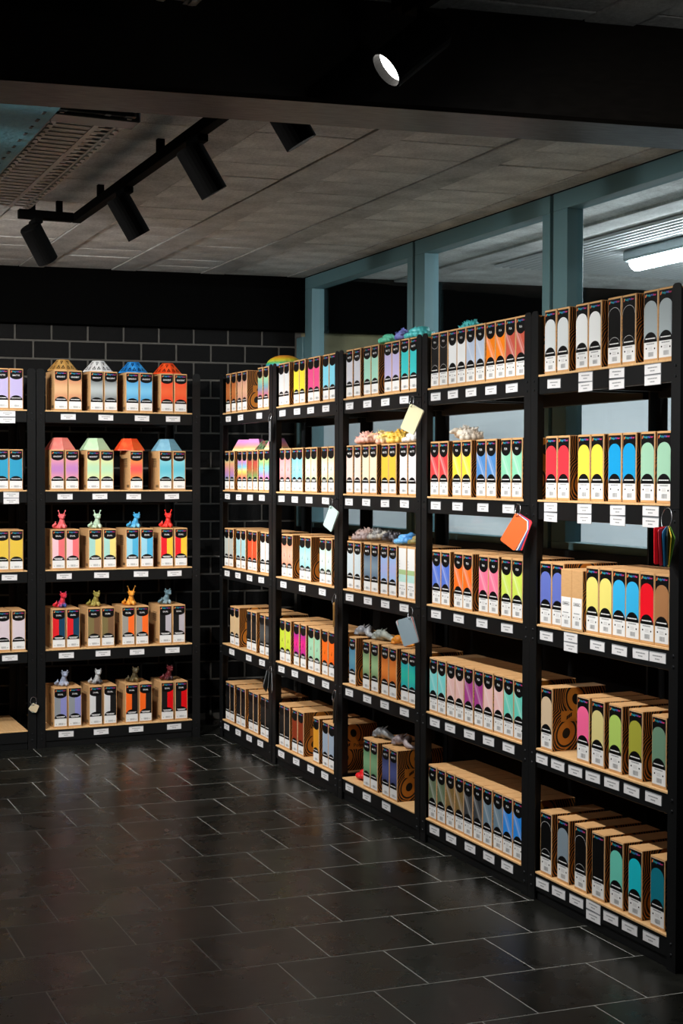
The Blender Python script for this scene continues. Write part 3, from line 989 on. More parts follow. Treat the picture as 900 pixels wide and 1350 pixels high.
for key, at in CARTON_AT.items():
    unit, row = key.split('_')
    row = int(row)
    uid = unit if unit[0] == 'B' else int(unit)
    z = row_z(row) + BOARD + 0.0002
    i = 0
    for (n, name, mode, ca, cb) in STOCK[key]:
        run = at[i:i + n]
        RUNS.setdefault(key, []).append((name, run))
        for c in run:
            w, h = 0.069, HB
            style = 'arch' if unit == '5' else ('tall' if unit == '4' else 'round')
            md = mode
            push = random.uniform(-0.0015, 0.0015)
            if unit == '4' and row in (1, 4, 5):
                w = 0.0665
            if mode == 'kraftbox':
                style, w, h, push = 'kraftbox', 0.0605, 0.187, -0.012
            if mode == 'pale':
                style = 'pale'
            word = WORD.get(unit)
            if unit == 'B2':
                word = 'GRADIENT' if row < 3 else 'DUAL'
            if style not in ('round', 'tall'):
                word = None
            lab = 'kraft carton with %s front, %s, %s' % (name, ROWW[row], UNIT_PHRASE[uid])
            grp = 'cartons on the %s of the %s' % (ROWW[row], UNIT_PHRASE[uid])
            tw_ = random.uniform(-0.005, 0.005) if unit != '4' and key != '5_3' else 0.0
            if unit[0] == 'B':
                loc, rz = (c, YB + 0.006 + push, z), tw_
            else:
                loc, rz = (0.006 + push, -c, z), -PI / 2 + tw_
            carton(loc, rz, w, h, style, md, word, ca or K, cb or ca or K, lab, grp)
        i += n

# ------------------------------------------------------------------ price tags on the rails
def tag_meshes():
    w, h = 0.0375, 0.0130
    hold = MB().box(-w - 0.001, w + 0.001, -0.0012, 0.0, -h - 0.001, h + 0.003, 'tag_holder').mesh('holder')
    mb = MB().box(-w, w, -0.0018, -0.0012, -h, h, 'tag_card')
    fake_lines(mb, w * 1.6, 0.003, -0.0020, 'ink_grey', 1, 0.0034)
    fake_lines(mb, w * 0.8, -0.006, -0.0020, 'ink_grey', 1, 0.0034)
    return hold, mb.mesh('card')
HOLD, CARD = tag_meshes()
DOUBLE = {('B1_1', 0), ('B1_2', 0), ('5_1', 1), ('5_1', 2), ('5_1', 3), ('5_2', 0), ('5_2', 1), ('5_2', 2), ('5_2', 3), ('5_3', 1), ('5_5', 3)}
for key, at in TAG_AT.items():
    unit, row = key.split('_')
    row = int(row)
    uid = unit if unit[0] == 'B' else int(unit)
    for i, c in enumerate(at):
        near = min(RUNS[key], key=lambda q: min(abs(p - c) for p in q[1]))[0]
        near = near.replace(' gradient', '')
        lows = (0.0, -0.0312) if (key, i) in DOUBLE else (0.0,)
        for k, dz in enumerate(lows):
            z = row_z(row) - 0.0265 + dz + random.uniform(-0.001, 0.001) + (0.010 if len(lows) == 2 else 0.0)
            tilt = random.uniform(-0.02, 0.02)
            if unit[0] == 'B':
                loc, rz = (c, YB - 0.0012, z), 0.0
            else:
                loc, rz = (-0.0012, -c, z), -PI / 2
            e = empty('price_tag', loc, (0, tilt, rz))
            pos = 'lower ' if k == 1 else ('upper ' if len(lows) == 2 else '')
            lab = '%swhite price tag by %s cartons, %s, %s' % (pos, near, ROWW[row], UNIT_PHRASE[uid])
            if len(lab.split()) > 16:
                lab = lab.replace('white price', 'price').replace(' cartons', '')
            tag(e, lab, 'price tag', 'price tags on the %s of the %s' % (ROWW[row], UNIT_PHRASE[uid]))
            obj('holder', HOLD, e)
            obj('card', CARD, e)

# ------------------------------------------------------------------ printed models
def faceted(name, r0, r1, h, n, chevrons, mat):
    mb = MB()
    vs = []
    for r, z in ((r0, 0.0), (r0, 0.003), (r1, h), (r1 * 0.9, h)):
        vs += [(r * math.cos(2 * PI * (k + 0.5) / n), r * math.sin(2 * PI * (k + 0.5) / n), z) for k in range(n)]
    fs_ = []
    for j in range(3):
        for k in range(n):
            k2 = (k + 1) % n
            fs_.append((j * n + k, j * n + k2, (j + 1) * n + k2, (j + 1) * n + k))
    fs_.append([3 * n + k for k in range(n)])
    fs_.append(list(range(n))[::-1])
    mb.raw(vs, fs_, mat)
    body = mb.mesh(name)
    cut = None
    if chevrons:
        cb = MB()
        for k in range(n):
            A = Vector(vs[n + k]); B = Vector(vs[n + (k + 1) % n]); C_ = Vector(vs[2 * n + k]); D = Vector(vs[2 * n + (k + 1) % n])
            nrm = (B - A).cross(C_ - A).normalized() * 0.0006
            def P(u, v):
                return (A * (1 - u) + B * u) * (1 - v) + (C_ * (1 - u) + D * u) * v + nrm
            for (u, v, s, up) in ((0.27, 0.12, 0.17, 1), (0.73, 0.12, 0.17, 1), (0.5, 0.85, 0.26, -1)):
                q = [P(u - s, v), P(u + s, v), P(u, v + 0.34 * up)]
                r = [P(u - s * 0.5, v + 0.05 * up), P(u + s * 0.5, v + 0.05 * up), P(u, v + 0.2 * up)]
                cb.raw(q + r, [(0, 1, 4, 3), (1, 2, 5, 4), (2, 0, 3, 5)], 'ink_black')
        cut = cb.mesh('chevron_inlay')
    return body, cut
FACET_CUT = faceted('faceted_shade', 0.080, 0.030, 0.058, 8, True, 'printed_plastic')
FACET = faceted('faceted_shade', 0.082, 0.040, 0.062, 6, False, 'printed_plastic')
FACET_RB = faceted('faceted_shade', 0.085, 0.045, 0.070, 4, False, 'rainbow_plastic')

def remeshed(name, blobs, voxel, mat):
    """unite a set of ellipsoids and cones into one continuous skin"""
    bm = bmesh.new()
    for kind, p, s, rot in blobs:
        mt = Matrix.Translation(p) @ Euler(rot).to_matrix().to_4x4() @ Matrix.Diagonal((s[0], s[1], s[2], 1))
        if kind == 's':
            bmesh.ops.create_icosphere(bm, subdivisions=2, radius=1.0, matrix=mt)
        else:
            bmesh.ops.create_cone(bm, cap_ends=True, segments=8, radius1=1.0, radius2=0.15, depth=2.0, matrix=mt)
    me = bpy.data.meshes.new(name)
    bm.to_mesh(me)
    bm.free()
    o = bpy.data.objects.new(name, me)
    COL.objects.link(o)
    md = o.modifiers.new('remesh', 'REMESH')
    md.mode = 'VOXEL'
    md.voxel_size = voxel
    sm = o.modifiers.new('smooth', 'SMOOTH')
    sm.factor = 0.5
    sm.iterations = 2
    dg = bpy.context.evaluated_depsgraph_get()
    out = bpy.data.meshes.new_from_object(o.evaluated_get(dg))
    bpy.data.objects.remove(o)
    out.name = name
    out.materials.clear()
    out.materials.append(M[mat])
    zmin = min(v.co.z for v in out.vertices)
    for v in out.vertices:
        v.co.z -= zmin
    out.polygons.foreach_set('use_smooth', [True] * len(out.polygons))
    return out

def dragon_mesh(horns, lean):
    B = [('s', (0.004, 0.004, 0.020), (0.020, 0.021, 0.020), (0, 0, 0)),           # haunches
         ('s', (0.004, -0.006, 0.034), (0.014, 0.013, 0.022), (0.25, 0, 0)),       # chest
         ('s', (0.004 + lean, -0.012, 0.060), (0.016, 0.015, 0.0145), (0, 0, 0)),  # head
         ('s', (0.006 + lean, -0.026, 0.055), (0.0095, 0.012, 0.0075), (0, 0, 0)),   # snout
         ('s', (-0.003 + lean, -0.023, 0.066), (0.0042, 0.0042, 0.0055), (0, 0, 0)),
         ('s', (0.013 + lean, -0.023, 0.066), (0.0042, 0.0042, 0.0055), (0, 0, 0)),
         ('s', (-0.006, -0.016, 0.012), (0.007, 0.010, 0.012), (0, 0, 0)),         # fore paws
         ('s', (0.015, -0.016, 0.012), (0.007, 0.010, 0.012), (0, 0, 0)),
         ('s', (0.021, 0.002, 0.011), (0.009, 0.016, 0.011), (0, 0, 0)),
         ('s', (-0.014, 0.002, 0.011), (0.009, 0.016, 0.011), (0, 0, 0))]
    for k in range(9):       # curled tail at the side
        w = k / 8
        B.append(('s', (-0.016 - 0.020 * math.sin(w * 2.6), 0.012 - 0.022 * w, 0.010 + 0.014 * w * w), (0.010 - 0.004 * w,) * 3, (0, 0, 0)))
    B.append(('c', (-0.027, -0.011, 0.031), (0.006, 0.005, 0.009), (0, 0.25, 0)))
    for s in (-1, 1):        # horns and ear fins
        if horns > 0:
            B.append(('c', (0.004 + lean + s * (0.011 + horns * 0.12), -0.006, 0.072 + horns * 0.5), (0.0048, 0.0048, horns * 0.62), (0.15, s * 0.28, 0)))
            B.append(('s', (0.004 + lean + s * (0.0115 + horns * 0.30), -0.008, 0.072 + horns * 1.0), (0.0042, 0.0042, 0.0046), (0, 0, 0)))
        B.append(('c', (0.004 + lean + s * 0.016, -0.004, 0.066), (0.004, 0.005, 0.008), (0, s * 1.0, 0)))
    for k in range(4):       # back crest
        B.append(('c', (0.004, 0.014 - 0.002 * k, 0.030 + 0.011 * k), (0.003, 0.004, 0.007), (-0.7, 0, 0)))
    return remeshed('dragon_figurine', B, 0.0021, 'printed_plastic')
DRAGON = [dragon_mesh(0.016, 0.0), dragon_mesh(0.004, 0.004), dragon_mesh(0.024, 0.001)]

def coil_mesh(seed, spike):
    rnd = random.Random(seed)
    B = []
    turns = 1.75
    for k in range(30):
        w = k / 29
        a = w * turns * 2 * PI + rnd.random() * 6 * 0.0
        r = 0.052 - 0.036 * w
        z = 0.014 + 0.030 * w
        s = 0.0155 - 0.003 * abs(w - 0.5)
        p = (r * math.cos(a) * 1.05, r * math.sin(a), z)
        B.append(('s', p, (s, s, s * 0.9), (0, 0, 0)))
        if spike:
            for q in range(2):
                rx, ry = rnd.uniform(-0.9, 0.9), rnd.uniform(-0.9, 0.9)
                B.append(('c', (p[0] + 0.010 * math.sin(ry), p[1] - 0.010 * math.sin(rx), p[2] + 0.0125), (0.0058, 0.0058, 0.0125), (rx, ry, 0)))
    # head lying on the coil
    B += [('s', (0.030, -0.036, 0.040), (0.018, 0.014, 0.012), (0, 0.2, -0.6)), ('s', (0.044, -0.046, 0.036), (0.012, 0.009, 0.008), (0, 0.3, -0.6)),
          ('c', (0.018, -0.022, 0.052), (0.004, 0.004, 0.012), (0.3, -0.9, 0)), ('c', (0.028, -0.020, 0.053), (0.004, 0.004, 0.012), (0.5, -0.6, 0))]
    return remeshed('coiled_dragon', B, 0.0022, 'printed_plastic')
COIL = [coil_mesh(1, True), coil_mesh(2, True), coil_mesh(5, False)]

def skull_mesh(seed):
    """crouched dragon with a long jaw, folded neck and thin tail"""
    rnd = random.Random(seed)
    B = [('s', (-0.030, -0.01, 0.026), (0.024, 0.022, 0.020), (0, 0.3, 0.2)), ('s', (-0.050, -0.02, 0.018), (0.018, 0.013, 0.012), (0, 0.2, 0.4)),
         ('s', (-0.046, -0.026, 0.010), (0.017, 0.010, 0.006), (0, 0, 0.4)), ('c', (-0.012, -0.008, 0.048), (0.006, 0.006, 0.015), (0.2, 0.9, 0)),
         ('c', (-0.020, 0.012, 0.046), (0.006, 0.006, 0.015), (-0.4, 0.8, 0)), ('s', (-0.040, -0.030, 0.030), (0.007, 0.005, 0.005), (0, 0, 0))]
    for k in range(13):
        w = k / 12
        s = 0.019 - 0.013 * w
        p = (-0.006 + 0.085 * w, 0.012 * math.sin(w * 7 + seed), 0.020 + 0.018 * math.sin(w * 5.5) * (1 - w) - 0.008 * w)
        B.append(('s', p, (s, s, s), (0, 0, 0)))
        if k < 10:
            B.append(('c', (p[0], p[1], p[2] + s), (0.004, 0.004, 0.008), (rnd.uniform(-0.4, 0.4), 0.6, 0)))
    return remeshed('crouched_dragon', B, 0.0026, 'printed_plastic')
SKULL = [skull_mesh(1), skull_mesh(3)]

def model(name, me, loc, rz, ca, cb, label, cat, group, sc=1.0, inlay=None):
    o = obj(name, me, None, loc, (0, 0, rz))
    o.scale = (sc, sc, sc)
    o.color = lin(ca)
    o['colour_b'] = list(lin(cb)[:3])
    tag(o, label, cat, group)
    if inlay:
        obj('chevron_inlay', inlay, o)
    return o

LID = HB + BOARD + 0.0012
def pair_mid(key, i):
    run = RUNS[key][i][1]
    return sum(run) / len(run)
G1 = 'faceted shades on the brick-wall unit'
for i, (nm, ca, cb, cutp) in enumerate((('gold', '#b98a48', '#caa05c', True), ('white', '#d8dadc', '#e4e6e8', True), ('blue', '#1c78c8', '#3c9ae0', True), ('orange red', '#f04818', '#f05c28', True))):
    model('faceted_shade', FACET_CUT[0], (pair_mid('B2_1', i) - 0.005, YB + 0.098, row_z(1) + LID), 0.39, ca, cb, '%s faceted printed shade on the top shelf cartons by the brick wall' % nm, 'printed model', G1, 1.0, FACET_CUT[1])
for i, (nm, ca, cb) in enumerate((('coral pink', '#ee7c74', '#f08c80'), ('pale green', '#b8dcb4', '#c4e2bc'), ('red orange', '#f0481c', '#f26430'), ('light blue', '#74aac4', '#84b8ce'))):
    dx = -0.012 if i == 2 else -0.004
    model('faceted_shade', FACET[0], (pair_mid('B2_2', i) + dx, YB + 0.10, row_z(2) + LID), 0.0, ca, cb, '%s six-sided printed shade on the second shelf cartons by the brick wall' % nm, 'printed model', G1)
G2 = 'small dragon figurines on the brick-wall unit'
DR = {3: (('coral pink', '#f06a70', '#f47c80', 0), ('pale mint', '#b4d0b8', '#c4dcc6', 0), ('blue', '#3c9cd0', '#78c0e4', 1), ('bright red', '#ee3430', '#f44438', 0)),
      4: (('red and blue', '#d02c3c', '#2c4c90', 1), ('olive gold', '#8c8440', '#a89c54', 1), ('orange gold', '#e09430', '#eca848', 2), ('slate blue', '#5c7884', '#8ca4ac', 1)),
      5: (('pale blue grey', '#8c98b0', '#b4bcd0', 1), ('silver', '#b0b4b8', '#34363a', 1), ('olive brown', '#4c4430', '#6c5c38', 1), ('dark red', '#5c1820', '#34282c', 1))}
for r, items in DR.items():
    for i, (nm, ca, cb, kind) in enumerate(items):
        model('dragon_figurine', DRAGON[kind], (pair_mid('B2_%d' % r, i) - 0.012 - 0.008 * (i % 2), YB + 0.060, row_z(r) + LID), random.uniform(-0.25, 0.25), ca, cb,
              '%s seated dragon figurine on a carton, %s by the brick wall' % (nm, ROWW[r]), 'figurine', G2, 1.04)
for i, y in enumerate((6.985, 6.825, 6.668, 6.522)):
    o = model('faceted_shade', FACET_RB[0] if i != 2 else FACET_CUT[0], (0.095, y - 0.002, row_z(2) + LID), PI / 4 if i != 2 else 0.39, '#5c7c58', '#8c4048',
          ('dark green and red faceted shade between pastel shades on second shelf' if i == 2 else 'pastel rainbow four-sided shade atop rainbow cartons, first window-side unit'), 'printed model', 'faceted shades on the first window-side unit', (0.84, 0.84, 0.80, 0.80)[i], FACET_CUT[1] if i == 2 else None)
dm = MB()
n = 20
vs, fs_ = [], []
for j in range(7):
    a = j / 6 * PI / 2
    for k in range(n):
        w = 2 * PI * k / n
        rr = 0.088 * math.cos(a) + 0.004
        vs.append((rr * math.cos(w), rr * math.sin(w), 0.058 * math.sin(a)))
for j in range(6):
    for k in range(n):
        fs_.append((j * n + k, j * n + (k + 1) % n, (j + 1) * n + (k + 1) % n, (j + 1) * n + k))
fs_.append([6 * n + k for k in range(n)])
fs_.append(list(range(n))[::-1])
dm.raw(vs, fs_, 'rainbow_dome_plastic')
model('rainbow_dome', dm.mesh('rainbow_dome'), (0.110, 6.462, row_z(1) + LID), 0, K, K, 'rainbow striped printed dome on top shelf cartons near the corner', 'printed model', None)

G3 = 'coiled dragons on the third and fourth window-side units'
def coil(y, r, ca, cb, nm, kind=0, x=0.075, sc=1.0, unit=3, z=None):
    model('coiled_dragon', COIL[kind], (x, y, (row_z(r) + LID) if z is None else z), random.uniform(0, 6), ca, cb,
          '%s coiled printed dragon, %s, %s' % (nm, ROWW[r], UNIT_PHRASE[unit]), 'printed model', G3, sc)
coil(5.215, 1, '#5cc8a4', '#6ad0b0', 'mint green', 2, 0.08, 0.85)
coil(5.075, 1, '#6a6cc0', '#8088d0', 'violet', 0, 0.09, 0.95)
coil(4.925, 1, '#48b8bc', '#54c4c8', 'turquoise', 2, 0.075, 0.98)
coil(4.618, 1, '#3cb4b8', '#50c4c8', 'turquoise', 0, 0.13, 0.8, 4)
coil(5.418, 2, '#f0b8ac', '#f4d0c4', 'pale pink', 0, 0.08, 0.98)
coil(5.268, 2, '#f0dc8c', '#f2c4b0', 'pink and yellow', 0, 0.08, 0.98)
coil(5.113, 2, '#ecb838', '#f4d468', 'golden yellow', 1, 0.08, 1.0)
coil(4.965, 2, '#dcdcdc', '#e6e6e4', 'white', 2, 0.08, 0.92)
coil(4.615, 2, '#d8d4cc', '#e4dccc', 'cream white', 1, 0.115, 1.0, 4)
coil(5.425, 3, '#b09890', '#8c7c7c', 'taupe', 0, 0.075, 0.92)
coil(5.290, 3, '#7c7c7c', '#a8a49c', 'mid grey', 1, 0.075, 0.95)
coil(5.160, 3, '#2c2c30', '#54545c', 'charcoal', 1, 0.075, 0.90)
coil(5.028, 3, '#4c94d8', '#70b4e8', 'bright blue', 2, 0.075, 0.92)
coil(4.900, 3, '#8c7c48', '#6c6c40', 'olive', 2, 0.06, 0.80)
G4 = 'crouched dragons on the third window-side unit'
def skull(y, r, ca, cb, nm, kind=0, x=0.07, z=None, rz=-PI / 2, sc=1.0):
    model('crouched_dragon', SKULL[kind], (x, y, (row_z(r) + LID) if z is None else z), rz, ca, cb, '%s crouched printed dragon, %s, %s' % (nm, ROWW[r], UNIT_PHRASE[3]), 'printed model', G4, sc)
skull(5.400, 4, '#70747c', '#989ca0', 'silver grey', 0)
skull(5.225, 4, '#7c8480', '#a4aca4', 'greenish grey', 1)
skull(5.055, 4, '#c07820', '#d89030', 'amber', 0, 0.07, None, -PI / 2, 0.9)
skull(5.215, 5, '#606468', '#94989c', 'steel grey', 1, 0.07)
skull(5.035, 5, '#786c70', '#a89ca0', 'grey violet', 0, 0.07)
coil(5.405, 5, '#d81c24', '#e83030', 'red', 2, 0.075, 0.85, 3, row_z(5) + BOARD + 0.0005)

# ------------------------------------------------------------------ sample cards hanging on the uprights
def swatches(loc, rotz, cards, label, ring_r=0.017, fan=0.05, tilt=0.5, cw=0.062, ch=0.098, turn=0.0, flip=False, hook=0.0):
    """local frame like the cartons: facing -Y; origin at the top of the ring"""
    e = empty('sample_cards', loc, (0, 0, rotz))
    tag(e, label, 'sample cards', 'sample cards hanging from the uprights')
    rb_ = MB()
    rb_.tube([(ring_r * 0.75 * math.cos(2 * PI * k / 20), 0.004 * math.sin(2 * PI * k / 20), -ring_r + ring_r * math.sin(2 * PI * k / 20)) for k in range(20)], 0.0013, 'chrome', 6, True)
    obj('ring', rb_.mesh('ring', True), e)
    if hook:
        obj('hook', MB().tube([(0, hook, -0.004), (0, 0.002, -0.004), (0, -0.003, -0.002), (0, -0.004, 0.004)], 0.0016, 'bolt_metal', 6).mesh('hook', True), e)
    n = len(cards)
    for i, hx in enumerate(cards):
        key = 'swatch_' + hx.strip('#')
        if key not in M:
            simple(key, hx, 0.5, 0, 0.4, 0.05)
        pts = [(-0.006, 0.006)]
        c = 0.004
        x0, x1, z1, z0 = -0.008, -0.008 + cw, 0.008, 0.008 - ch
        if flip:
            x0, x1 = -x1, -x0
        poly = [(x0 + c, z0), (x1 - c, z0), (x1, z0 + c), (x1, z1 - c), (x1 - c, z1), (x0 + c, z1), (x0, z1 - c), (x0, z0 + c)]
        m = len(poly)
        vs = [(x, 0, z) for x, z in poly] + [(x, 0.0022, z) for x, z in poly]
        mb = MB().raw(vs, [list(range(m)), [m + k for k in range(m)][::-1]] + [(k, m + k, m + (k + 1) % m, (k + 1) % m) for k in range(m)], key)
        mb.raw([(0.0022 * math.cos(2 * PI * k / 8), -0.0002, 0.0022 * math.sin(2 * PI * k / 8)) for k in range(8)], [list(range(8))], 'ink_black')
        o = obj('card', fixn(mb.mesh('card')), e)
        s = i - (n - 1) / 2
        o.location = (s * 0.0005, 0.0035 * s, -2 * ring_r + 0.001)
        o.rotation_euler = (0, tilt + s * fan, turn + s * fan * 1.5)
    return e
R90 = -PI / 2
swatches((-0.048, 4.752, 1.668), R90, ['#e8e4b8', '#dcdcc8'], 'pale yellow sample cards hanging between third and fourth window-side units, high', 0.020, 0.02, 0.46, 0.062, 0.100, 0.62, False, 0.040)
swatches((-0.046, 5.520, 1.274), R90, ['#c4e0dc', '#d4e4e0'], 'pale mint sample cards hanging between second and third window-side units', 0.020, 0.02, 0.50, 0.060, 0.096, 0.32, False, 0.038)
swatches((-0.050, 3.975, 1.280), R90, ['#ff6a2c', '#e8e8ec', '#3c60a8', '#f0404c'], 'orange, white and red sample cards between fourth and fifth window-side units', 0.020, -0.05, 0.50, 0.064, 0.106, 0.42, False, 0.042)
swatches((-0.048, 3.190, 1.285), R90, ['#e01828', '#c02838', '#2c7cb0', '#34484c', '#e8c840', '#4c7c28'], 'fan of red, blue and yellow sample cards on the fifth window-side unit', 0.030, 0.11, 0.30, 0.060, 0.100, -0.75, False, 0.040)
swatches((-0.052, 4.748, 0.880), R90, ['#90a4b0', '#d8dce0', '#d05048', '#7cb0b8'], 'grey blue sample cards hanging between third and fourth window-side units, low', 0.022, 0.03, -0.30, 0.062, 0.10, 0.85, True, 0.044)
swatches((-0.022, 6.312, 1.665), R90, ['#b0b4b8', '#a0a4a8'], 'pale grey sample cards seen edge-on beside the first window-side unit', 0.022, 0.02, 0.12, 0.055, 0.095, -0.40)
swatches((-0.022, 5.538, 0.868), R90, ['#c89858', '#b88848'], 'tan sample cards seen edge-on between second and third window-side units', 0.022, 0.02, 0.06, 0.055, 0.10, -0.45)
swatches((-0.022, 5.536, 0.458), R90, ['#5c4c38', '#282420'], 'dark brown sample cards low between second and third window-side units', 0.022, 0.02, 0.06, 0.055, 0.10, -0.45)
swatches((-0.022, 6.305, 0.465), R90, ['#484c50', '#202224', '#707478'], 'charcoal sample cards low between first and second window-side units', 0.024, 0.15, -0.5, 0.055, 0.09, -0.5)
swatches((-0.985, YB - 0.018, 0.262), 0.0, ['#c8b898', '#3c8ca0', '#d4c8a8'], 'small tan and teal sample cards hanging low between the brick-wall units', 0.020, 0.18, 0.6, 0.036, 0.040)

# ------------------------------------------------------------------ ceiling fittings
TRX = -1.066
def track(x0, x1, y0, y1, label):
    mb = MB().box(x0, x1, y0, y1, 2.400, 2.436, 'track_black')
    lx = (x1 - x0) > (y1 - y0)
    e = empty('lighting_track', ((x0 + x1) / 2, (y0 + y1) / 2, 2.40))
    tag(e, label, 'lighting track', 'black lighting tracks')
    me = bevelled(x0, x1, y0, y1, 2.400, 2.436, 0.002, 'track_black', 'rail')
    o = obj('rail', me, e)
    o.location = (-e.location.x, -e.location.y, -2.40)
    n = max(2, int(max(x1 - x0, y1 - y0) / 0.7))
    for k in range(n):
        f_ = (k + 0.5) / n
        cx_ = x0 + (x1 - x0) * (f_ if lx else 0.5)
        cy_ = y0 + (y1 - y0) * (0.5 if lx else f_)
        o = obj('ceiling_clip', MB().box(cx_ - 0.012, cx_ + 0.012, cy_ - 0.012, cy_ + 0.012, 2.436, ZC - 0.0045, 'track_black').mesh('ceiling_clip'), e)
        o.location = (-e.location.x, -e.location.y, -2.40)
    return e
track(TRX - 0.018, TRX + 0.018, 3.36, 5.79, 'black lighting track running over the window-side shelves behind the beam')
track(-1.305, TRX - 0.019, 5.754, 5.79, 'short black track branch at the end of the long track')
track(-2.318, -2.282, 3.55, 6.4, 'added black lighting track, out of view over the left of the room')  # unseen track, put in to carry the added spotlights
track(-1.033, -0.997, -0.8, 2.88, 'black lighting track on the near side of the beam')

HOUS = MB().tube([(0, 0, 0.0), (0, 0, 0.012), (0, 0, 0.150), (0, 0, 0.158)], [0.041, 0.044, 0.044, 0.040], 'track_black', 24)
def spot(px, py, aim, label, watts=None, pivot=2.325, size=78, lens=True):
    """head hangs from its track under (px, py) and points at aim"""
    e = empty('track_spotlight', (px, py, 2.40))
    tag(e, label, 'spotlight', 'black cylinder spotlights on the tracks')
    obj('adapter', bevelled(-0.017, 0.017, -0.060, 0.060, -0.022, -0.0005, 0.002, 'track_black', 'adapter'), e)
    d = (Vector(aim) - Vector((px, py, pivot))).normalized()
    q = (-d).to_track_quat('Z', 'Y')
    obj('arm', MB().tube([(0, 0, -0.02), (0, 0, pivot - 2.40)], 0.008, 'track_black', 10).mesh('arm', True), e)
    mb = MB()
    # open can with a recessed lens
    ri, ro = 0.039, 0.044
    n = 24
    prof = [(ri, -0.085), (ri, -0.105), (ro, -0.105), (ro, 0.048), (ro - 0.004, 0.053), (0.0001, 0.053)]
    vs = [(r * math.cos(2 * PI * k / n), r * math.sin(2 * PI * k / n), z) for r, z in prof for k in range(n)]
    fs_ = [(j * n + k, j * n + (k + 1) % n, (j + 1) * n + (k + 1) % n, (j + 1) * n + k) for j in range(len(prof) - 1) for k in range(n)]
    mb.raw(vs, fs_, 'track_black')
    hm = fixn(mb.mesh('housing'))
    h = obj('housing', hm, e, (0, 0, pivot - 2.40))
    h.rotation_euler = q.to_euler()
    lm = MB().raw([(ri * math.cos(2 * PI * k / n), ri * math.sin(2 * PI * k / n), -0.0849) for k in range(n)], [list(range(n))[::-1]], 'lens_glow').mesh('lens')
    obj('lens', lm, h)
    ld = bpy.data.lights.new('beam', 'SPOT')
    ld.energy = SPOT_WATTS if watts is None else watts
    ld.color = SPOT_COLOUR
    ld.spot_size = math.radians(size)
    ld.spot_blend = 1.0
    ld.shadow_soft_size = 0.03
    lo = bpy.data.objects.new('beam', ld)
    COL.objects.link(lo)
    lo.parent = h
    lo.location = (0, 0, -0.112)
    return e
spot(TRX, 4.18, (-0.05, 4.12, 0.66), 'black spotlight on the long track, second behind the beam')
spot(TRX, 5.03, (-0.05, 5.05, 0.66), 'black spotlight on the long track, third behind the beam')
spot(-1.235, 5.772, (-0.05, 6.5, 0.55), 'black spotlight hanging from the short track branch')
spot(TRX, 3.47, (-0.05, 3.30, 0.66), 'black spotlight on the long track half hidden behind the beam')
spot(-2.30, 5.35, (-0.55, 7.1, 0.9), 'added spotlight out of view on the left track, aimed at the brick-wall shelves', 170.0, 2.325, 100)  # out of view; added to light the brick-wall cartons from the left
spot(-2.30, 4.70, (-1.1, 7.1, 0.8), 'added spotlight out of view on the left track, aimed past the brick-wall shelves', 170.0, 2.325, 100)  # second unseen head, added to brighten the brick-wall side
spot(-1.015, 2.766, (-1.015 - 0.80 * 2, 2.766 + 0.06 * 2, 2.305 - 0.68 * 2), 'black spotlight with glowing lens on the near side of the beam', 60.0, 2.305, 80)

for yy, ax, ay, az in ((4.05, 0.0, 4.4, 1.75), (3.75, 0.0, 3.7, 1.75), (5.02, 0.0, 5.15, 1.75), (5.95, 0.0, 6.0, 1.6), (6.2, 0.0, 6.7, 1.3)):
    spot(-2.30, yy, (ax, ay, az), 'added spotlight out of view on the left track, aimed at the upper window-side shelves', 96.0, 2.325, 48)  # unseen heads added to fill in the upper shelf rows
spot(-1.015, 1.35, (0.0, 3.35, 1.55), 'added spotlight out of view on the near track, aimed at the fifth window-side unit', 60.0, 2.325, 60)  # unseen head added to brighten the nearest unit

# perforated cable tray and the teal duct beside it
def tray(xa, xb, ya, yb, z, label, coupler=False):
    e = empty('cable_tray', ((xa + xb) / 2, (ya + yb) / 2, z))
    tag(e, label, 'cable tray', 'perforated metal cable trays')
    w, L = (xb - xa) / 2, (yb - ya) / 2
    for s in (-1, 1):
        obj('side_wall', MB().box(s * w - 0.001, s * w + 0.001, -L, L, 0, 0.05, 'galvanised').mesh('side_wall'), e)
        obj('edge_strip', MB().box(min(s * w, s * (w - 0.028)), max(s * w, s * (w - 0.028)), -L, L, 0, 0.0015, 'galvanised').mesh('edge_strip'), e)
    obj('middle_strip', MB().box(w * 0.30 - 0.008, w * 0.30 + 0.008, -L, L, 0, 0.0015, 'galvanised').mesh('middle_strip'), e)
    if coupler:
        obj('end_coupler', bevelled(-w - 0.004, w + 0.02, -L + 0.02, -L + 0.11, -0.008, 0.055, 0.004, 'bolt_metal', 'end_coupler'), e)
    n = int(2 * L / 0.05)
    rung = MB().box(-w + 0.02, w - 0.02, -0.011, 0.011, 0.0016, 0.004, 'galvanised').mesh('rung')
    stud = MB().box(-0.006, 0.006, -0.016, 0.016, -0.0045, 0.0, 'galvanised').mesh('tab')
    for k in range(n):
        y = -L + (k + 0.5) * 2 * L / n
        obj('rung', rung, e, (0, y, 0))
        for xx in (-w + 0.014, w - 0.014):
            obj('tab', stud, e, (xx, y, 0))
    return e
tray(-1.562, -1.345, 3.86, 5.33, 2.36, 'perforated metal cable tray under the ceiling beyond the beam', True)
tray(-1.70, -1.48, 1.6, 2.90, 2.36, 'perforated metal cable tray on the near side of the beam')
me = bevelled(-2.05, -1.572, 3.50, 5.25, 2.34, 2.47, 0.004, 'duct_teal', 'air_duct')
dct = empty('air_duct', (-1.81, 4.4, 2.34))
tag(dct, 'teal sheet-metal air duct beside the cable tray', 'air duct')
o = obj('casing', me, dct)
o.location = (1.81, -4.4, -2.34)
sm_ = MB().box(-0.004, 0.004, -0.014, 0.014, -0.002, 0.0, 'frame_groove').mesh('seam_slot')
